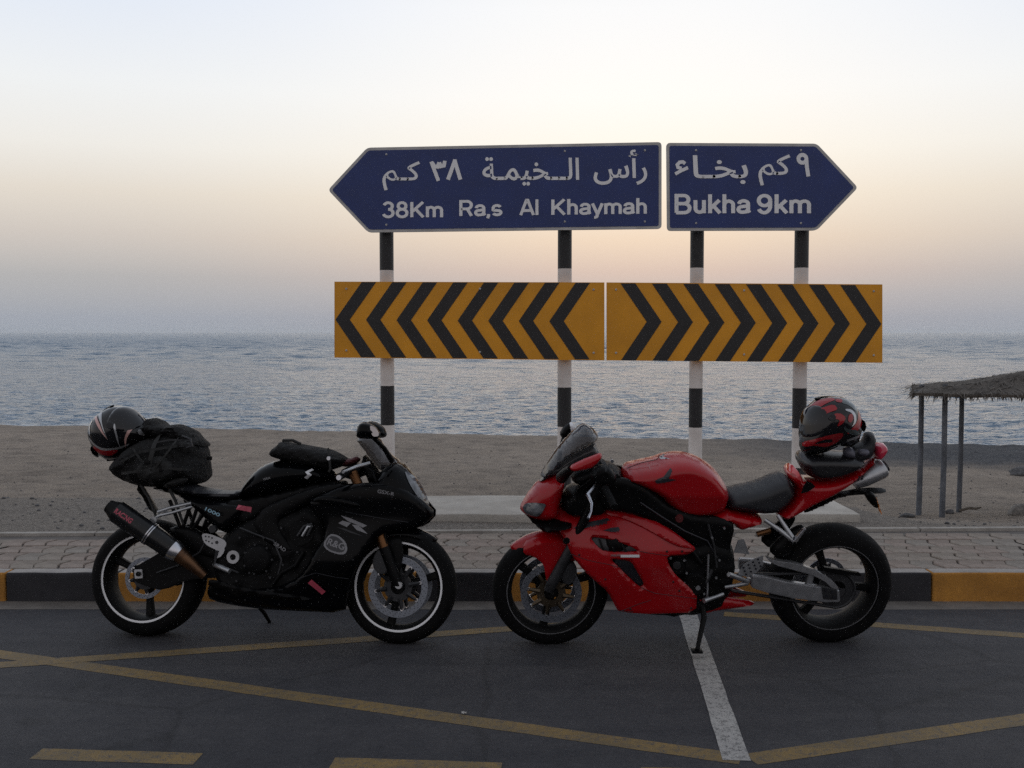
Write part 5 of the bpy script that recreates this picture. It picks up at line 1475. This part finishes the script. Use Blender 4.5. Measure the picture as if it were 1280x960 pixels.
for x, y in ((765, 576), (745, 595), (764, 595)): rd.disc('bright_bolt', x, y, .14, [(0, .0005), (.01, .0005), (.01, .009), (0, .009)], M_CHROME, 10)
for i in range(3):
    rd.tube('cable', [(752 + 5 * i, 592, .12), (738 + 4 * i, 600, .15), (722 + 3 * i, 612, .13), (720 + 4 * i, 640, .10)], .005, M_BLACK2, 8)

# ================================================================== HELMETS AND LUGGAGE
class Local(Bike):
    """Free-standing thing built in its own metres: x forward, y left, z up."""
    def __init__(self, root, near): self.root = root; self.near = near
HEL = [(-.150, .02), (-.135, .085), (-.085, .130), (-.02, .146), (.05, .138), (.105, .100), (.135, .045), (.148, -.02), (.160, -.075), (.148, -.112), (.10, -.128), (.03, -.118), (-.03, -.098), (-.09, -.108), (-.128, -.085), (-.148, -.035)]
def helmet(name, label, loc, rot, near, m_shell, m_visor, art):
    root = empty(name, loc); root.rotation_euler = rot; root.scale = (1.06,) * 3
    tag(root, label, 'helmet', 'helmets resting on the motorcycles')
    h = Local(root, near); poly = chaikin(HEL, 2)
    W = lambda x, z: .128 - .02 * max(0, x - .05) / .1 - .12 * max(0, -.06 - z)
    sf = on_body(poly, W, .135)
    sh = h.inflate('shell', poly, W, .135, m_shell, g=.012, raw=True)
    vis = chaikin([(.152, -.035), (.141, .045), (.112, .098), (.07, .108), (.02, .075), (-.005, .04), (.01, .0), (.06, -.03), (.11, -.045)], 1)
    P, T, d, B = fill(vis, .012)
    w = np.array([max(sf(p[0] - .004, p[1]), .0) for p in P])
    for s in (1, -1):
        n1 = w + .0035 - .003 * (1 - rnd(d, .012)); finish('visor', slab(P, T, B, n1, np.maximum(n1 - .004, 0), s * near), m_visor, root, 60)
    def patch(nm, pts, m, lift=.0022, both=True, sm=1):
        P, T, d, B = fill(chaikin(pts, sm), .010); n1 = np.array([sf(p[0], p[1]) for p in P]) + lift
        for s in ((1, -1) if both else (1,)): finish(nm, slab(P, T, B, n1, n1 - .0015, s * near), m, sh, None)
    # neck roll, spoiler, visor pivots, brow vent
    trim = [(.150, -.106), (.10, -.130), (.03, -.121), (-.03, -.100), (-.09, -.110), (-.13, -.088), (-.126, -.080), (-.088, -.098), (-.03, -.090), (.03, -.110), (.10, -.118), (.145, -.098)]
    h.inflate('edge_trim', trim, lambda x, z: .105, .05, M_BLACK2, g=.010, raw=True)
    h.inflate('spoiler', chaikin([(-.146, .03), (-.160, .0), (-.168, -.03), (-.155, -.05), (-.142, -.03), (-.138, .02)], 1), .07, .02, M_BLACK2, g=.010, raw=True)
    h.inflate('crown_vent', chaikin([(-.02, .144), (.03, .147), (.06, .140), (.05, .132), (-.01, .136)], 1), .03, .012, M_BLACK2, g=.010, raw=True)
    for s in (1, -1):
        bm = bmesh.new(); n_ = sf(.015, .035)
        bm_lathe(bm, [(0, .001), (.006, .001), (.006, .016), (0, .019)], (.015, s * (n_ + .002), .035), Vector((0, s, 0)), 20); finish('visor_pivot', bm, M_ALUD, root, 40)
    art(patch)
    return root
M_HBLK = mat('helmet_black', (.006, .006, .008), .16, coat=.25, spec=.4, var=.2)
M_HRED = mat('helmet_red', (.30, .007, .012), .18, coat=.3, var=.12)
M_HSIL = mat('helmet_silver', (.45, .46, .48), .25, metal=.5, coat=.4, var=.1)
M_HGRY = mat('helmet_slate', (.05, .065, .07), .2, coat=.6, var=.2)
M_VIS = mat('dark_visor', (.006, .006, .008), .06, coat=.2, spec=.4, var=.1)
M_PINK = mat('helmet_pale_red', (.60, .36, .33), .25, coat=.4, var=.1)
def art_black(p):
    p('red_panel', [(-.135, .0), (-.12, -.05), (-.085, -.088), (-.03, -.085), (-.06, -.06), (-.095, -.03), (-.115, .0)], M_HRED)
    p('silver_stripe', [(-.125, .06), (-.118, .058), (-.108, .0), (-.08, -.045), (-.02, -.075), (.03, -.085), (.03, -.092), (-.025, -.083), (-.09, -.052), (-.12, .0)], M_HSIL, .003)
    p('pale_spike', [(-.045, .125), (-.030, .125), (-.028, .07), (-.036, -.02), (-.043, .07)], M_PINK, .003, sm=0)
    p('silver_spike', [(-.020, .128), (.002, .125), (-.015, .07), (-.034, -.015), (-.022, .07)], M_HSIL, .003, sm=0)
    p('silver_spike', [(.03, .03), (.04, .03), (.015, -.03), (-.02, -.085), (.005, -.03)], M_HSIL, .0045, sm=0)
    p('pale_spike', [(.075, -.03), (.10, -.035), (.04, -.065), (-.0, -.095), (.03, -.06)], M_PINK, .003, sm=0)
    p('chin_vent', [(.105, -.055), (.138, -.06), (.145, -.085), (.12, -.095), (.10, -.08)], M_HSIL, .003)
    p('silver_stripe', [(-.09, .105), (-.06, .122), (-.06, .114), (-.085, .095), (-.105, .05), (-.11, .055)], M_HSIL, .003)
def art_red(p):
    p('red_flame', [(.10, .10), (.05, .128), (-.01, .135), (-.03, .12), (.02, .108), (.07, .085)], M_HRED)
    p('red_flame', [(.08, .075), (.04, .09), (-.01, .098), (-.02, .07), (.02, .062), (.06, .05)], M_HRED, .0045)
    p('slate_panel', [(-.04, .128), (-.09, .118), (-.125, .07), (-.11, .05), (-.08, .085), (-.045, .10)], M_HGRY)
    p('red_flame', [(-.135, .06), (-.148, .02), (-.13, -.02), (-.09, -.045), (-.04, -.05), (-.08, -.02), (-.11, .01), (-.12, .04)], M_HRED)
    p('silver_stripe', [(-.055, .07), (-.085, .065), (-.105, .04), (-.10, .0), (-.07, -.02), (-.085, .0), (-.092, .03), (-.08, .05), (-.055, .06)], M_HSIL, .003)
    p('red_flame', [(-.065, .04), (-.085, .045), (-.088, .02), (-.07, .0), (-.055, .01)], M_HRED, .003)
    p('red_flame', [(.03, .045), (-.02, .055), (-.05, .03), (-.03, .0), (.0, -.01), (-.02, .02), (.01, .03)], M_HRED, .005)
    p('red_flame', [(-.06, .118), (-.03, .125), (-.02, .11), (-.05, .10)], M_HRED, .003)
    p('slate_panel', [(-.03, -.01), (-.06, -.03), (-.10, -.035), (-.12, -.06), (-.08, -.06), (-.04, -.035)], M_HGRY, .003)
    p('red_band', [(-.03, -.04), (.04, -.045), (.10, -.055), (.15, -.06), (.15, -.085), (.10, -.085), (.05, -.10), (.0, -.085), (-.03, -.06)], M_HRED)
    p('slate_band', [(.02, -.065), (.06, -.062), (.10, -.072), (.10, -.08), (.05, -.078), (.02, -.08)], M_HBLK, .003)
    p('silver_script', [(-.05, -.075), (-.09, -.065), (-.115, -.06), (-.11, -.07), (-.09, -.078), (-.055, -.085)], M_HSIL, .003, sm=0)
# helmet on the black motorcycle: front towards the bag, tipped up and back
q = bk.M @ bk.P(149, 541.5, .02)
helmet('helmet', 'black full-face helmet with red back and white stripes, perched on the strapped luggage', q, (R(-8), R(-33), R(8)), -1, M_HBLK, M_VIS, art_black)
q = rd.M @ rd.P(1037.5, 532.5, .02)
helmet('helmet', 'red and black full-face helmet set on the pillion seat of the red motorcycle', q, (R(8), R(7), R(177)), 1, M_HBLK, M_VIS, art_red)

def soft(b, name, label, cat, pts, W, rad, m, lump, lscale, off=0., g=.014):
    """A soft bag: its own top-level thing, built in the frame of the motorcycle it rests on."""
    root = empty(name); root.matrix_world = b.M; root.location = b.M.translation; root.rotation_euler = b.M.to_euler()
    tag(root, label, cat)
    h = Bike.__new__(Bike); h.__dict__.update(b.__dict__); h.root = root
    body = h.inflate('body', pts, W, rad, m, 1, g, lump=lump, lscale=lscale, off=off)
    return h, body
bp, body = soft(bk, 'rucksack', 'bulging black rucksack lashed on the tail of the black motorcycle', 'rucksack',
    [(145, 589), (149, 575), (162, 562), (179, 551), (198, 545), (220, 541), (240, 543), (254, 553), (259.5, 573), (258, 598), (250, 606), (228, 604), (201, 609), (175, 608), (156, 601)], .20, .13, M_CLOTH, .04, 12.)
bp.inflate('top_roll', [(186, 540), (188, 526), (194, 521.5), (201, 524), (207, 530), (216, 532), (226, 529.5), (240, 535), (248, 544), (256, 552), (257, 560), (242, 560), (226, 552), (206, 549), (190, 548)], .15, .05, M_CLOTH, 1, .011, lump=.045, lscale=20.)
bp.inflate('side_pocket', [(170, 585), (182, 572), (206, 568), (222, 578), (220, 596), (196, 603), (174, 600)], .055, .05, M_CLOTH2, 1, .012, lump=.02, lscale=20., off=.17)
bp.inflate('side_pocket', [(205, 566), (212, 554), (230, 548), (244, 556), (240, 566), (222, 572)], .04, .04, M_CLOTH2, 1, .012, lump=.02, lscale=20., off=.13)
bp.inflate('strap_pad', [(202, 609), (212, 600), (228, 596), (236, 598), (232, 604), (215, 609)], .03, .02, M_CLOTH2, 1, .012, off=.15)
def strap(b, pts, w, name='strap', m=M_STRAP, parent=None):
    bm = bmesh.new(); P = [b.P(*p) for p in pts]
    rows_ = []
    for i, p in enumerate(P):
        t = (P[min(len(P) - 1, i + 1)] - P[max(0, i - 1)]).normalized(); sd = t.cross(Vector((0, b.near, 0))).normalized() * w / 2
        rows_.append([bm.verts.new(p + sd), bm.verts.new(p - sd), bm.verts.new(p - sd + Vector((0, b.near * .004, 0))), bm.verts.new(p + sd + Vector((0, b.near * .004, 0)))])
    for A, B in zip(rows_, rows_[1:]):
        for i in range(4): bm.faces.new((A[i], A[(i + 1) % 4], B[(i + 1) % 4], B[i]))
    bm.faces.new(rows_[0]); bm.faces.new(rows_[-1])
    return finish(name, bm, m, parent or b.root, 50)
bag_f = on_body(bk.poly([(145, 589), (149, 575), (162, 562), (179, 551), (198, 545), (220, 541), (240, 543), (254, 553), (259.5, 573), (258, 598), (250, 606), (228, 604), (201, 609), (175, 608), (156, 601)], 0, 1), lambda x, z: .20, .13)
def bag_strap(pts, w=.02, m=M_STRAP, lift=.034, name='strap'):
    q = []
    for (x0, y0), (x1, y1) in zip(pts, pts[1:]):
        for i in range(5):
            px, py = x0 + (x1 - x0) * i / 5, y0 + (y1 - y0) * i / 5; x, z = bk.L(px, py, .15); q.append((px, py, max(.03, bag_f(x, z)) + lift))
    return strap(bp, q, w, name, m)
bag_strap([(200, 542), (193, 556), (188, 575), (187, 595), (190, 609)], .024)
bag_strap([(240, 544), (247, 560), (247, 580), (240, 600)], .022)
bag_strap([(150, 578), (172, 566), (205, 560), (235, 556), (254, 560)], .014, M_CLOTH2)
bag_strap([(152, 592), (180, 588), (215, 586), (256, 588)], .014)
bag_strap([(166, 560), (176, 575), (196, 592), (212, 605)], .010, M_CLOTH2)
bag_strap([(226, 543), (214, 560), (198, 580), (180, 604)], .010)
zp = bag_strap([(196, 553), (212, 550), (230, 550), (244, 556)], .007, M_ALUD, .036, 'zip')
for px, py in ((188, 578), (247, 572), (205, 587), (222, 558)):
    x, z = bk.L(px, py, .2); bm = bmesh.new(); bm_box(bm, (x, bk.near * (bag_f(x, z) + .042), z), (.03, .010, .022), None, .004); finish('buckle', bm, M_BLACK2, bp.root, 40)
bp.tube('webbing_loop', [(228, 545, .17), (238, 549, .19), (240, 558, .2), (233, 560, .2)], .006, M_ALUD, 8)
bp.tube('loose_strap', [(212, 612, .12), (219, 625, .14), (224, 640, .13), (229, 655, .12)], [.009, .008, .008, .006], M_STRAP, 8)
bp.tube('loose_strap', [(176, 606, .1), (186, 622, .13), (193, 640, .15), (196, 648, .15)], [.009, .008, .007, .006], M_STRAP, 8)
tb, tbb = soft(bk, 'tank_bag', 'flat black bag lying on the tank of the black motorcycle', 'bag',
    [(339, 571), (344, 561), (352, 556), (354, 551), (362, 552.5), (376, 554.5), (398, 558.5), (417, 562), (431, 570), (438, 577), (428, 583), (414, 588), (398, 586), (382, 582), (358, 577)], .15, .05, M_CLOTH, .02, 16.)
tb.tube('handle', [(353, 557, .05), (354, 550.5, .05), (366, 550.5, .05), (376, 555, .05)], .008, M_STRAP, 8)
strap(tb, [(410, 560, .12), (412, 572, .155), (413, 586, .15), (411, 590, .15)], .012)
tb.disc('strap_buckle', 411, 573, .155, [(0, .001), (.006, .001), (.006, .010), (0, .012)], M_CHROME, 12)
tb.inflate('front_flap', [(424, 572), (436, 574), (446, 570), (452, 574), (446, 580), (434, 584), (424, 582)], .05, .02, mat('dark_red_cloth', (.08, .015, .018), .8), 1, .012)
# gloves tucked behind the helmet of the red motorcycle
gl, glb = soft(rd, 'glove', 'black leather glove tucked behind the red helmet near the tail lamp', 'glove',
    [(1054, 566), (1060, 556), (1072, 554), (1078, 552), (1081, 541), (1086, 539), (1092, 541), (1094, 549), (1092, 560), (1088, 572), (1074, 577), (1060, 574)], .06, .035, M_SEAT, .012, 22.)
gl.inflate('cuff', [(1053, 560), (1064, 558), (1070, 566), (1066, 574), (1054, 571)], .045, .03, mat('pale_grey_leather', (.10, .10, .13), .5, var=.3), 1, .010, off=.05)
gl.inflate('knuckle_guard', [(1070, 562), (1082, 560), (1088, 563), (1084, 570), (1072, 570)], .03, .02, mat('pale_grey_leather', (.2, .2, .24)), 1, .010, off=.05)

# ================================================================== HAZE
xl, yl = 9500., 9800.
bm = bmesh.new(); bm_box(bm, (0, yl / 2 - 200, -1.2), (2 * xl, yl + 600, 20.))
hz_me = bpy.data.meshes.new('haze'); bm.to_mesh(hz_me); bm.free()
hm = bpy.data.materials.new('haze_air'); hm.use_nodes = True
t = hm.node_tree; t.nodes.clear()
mo = t.nodes.new('ShaderNodeOutputMaterial'); pv = t.nodes.new('ShaderNodeVolumePrincipled')
pv.inputs['Color'].default_value = (.96, .98, 1., 1); pv.inputs['Density'].default_value = .00018; pv.inputs['Anisotropy'].default_value = .6
t.links.new(pv.outputs[0], mo.inputs['Volume'])
tag(link('haze', hz_me, hm), 'sea haze veiling the horizon', 'haze', kind='stuff')
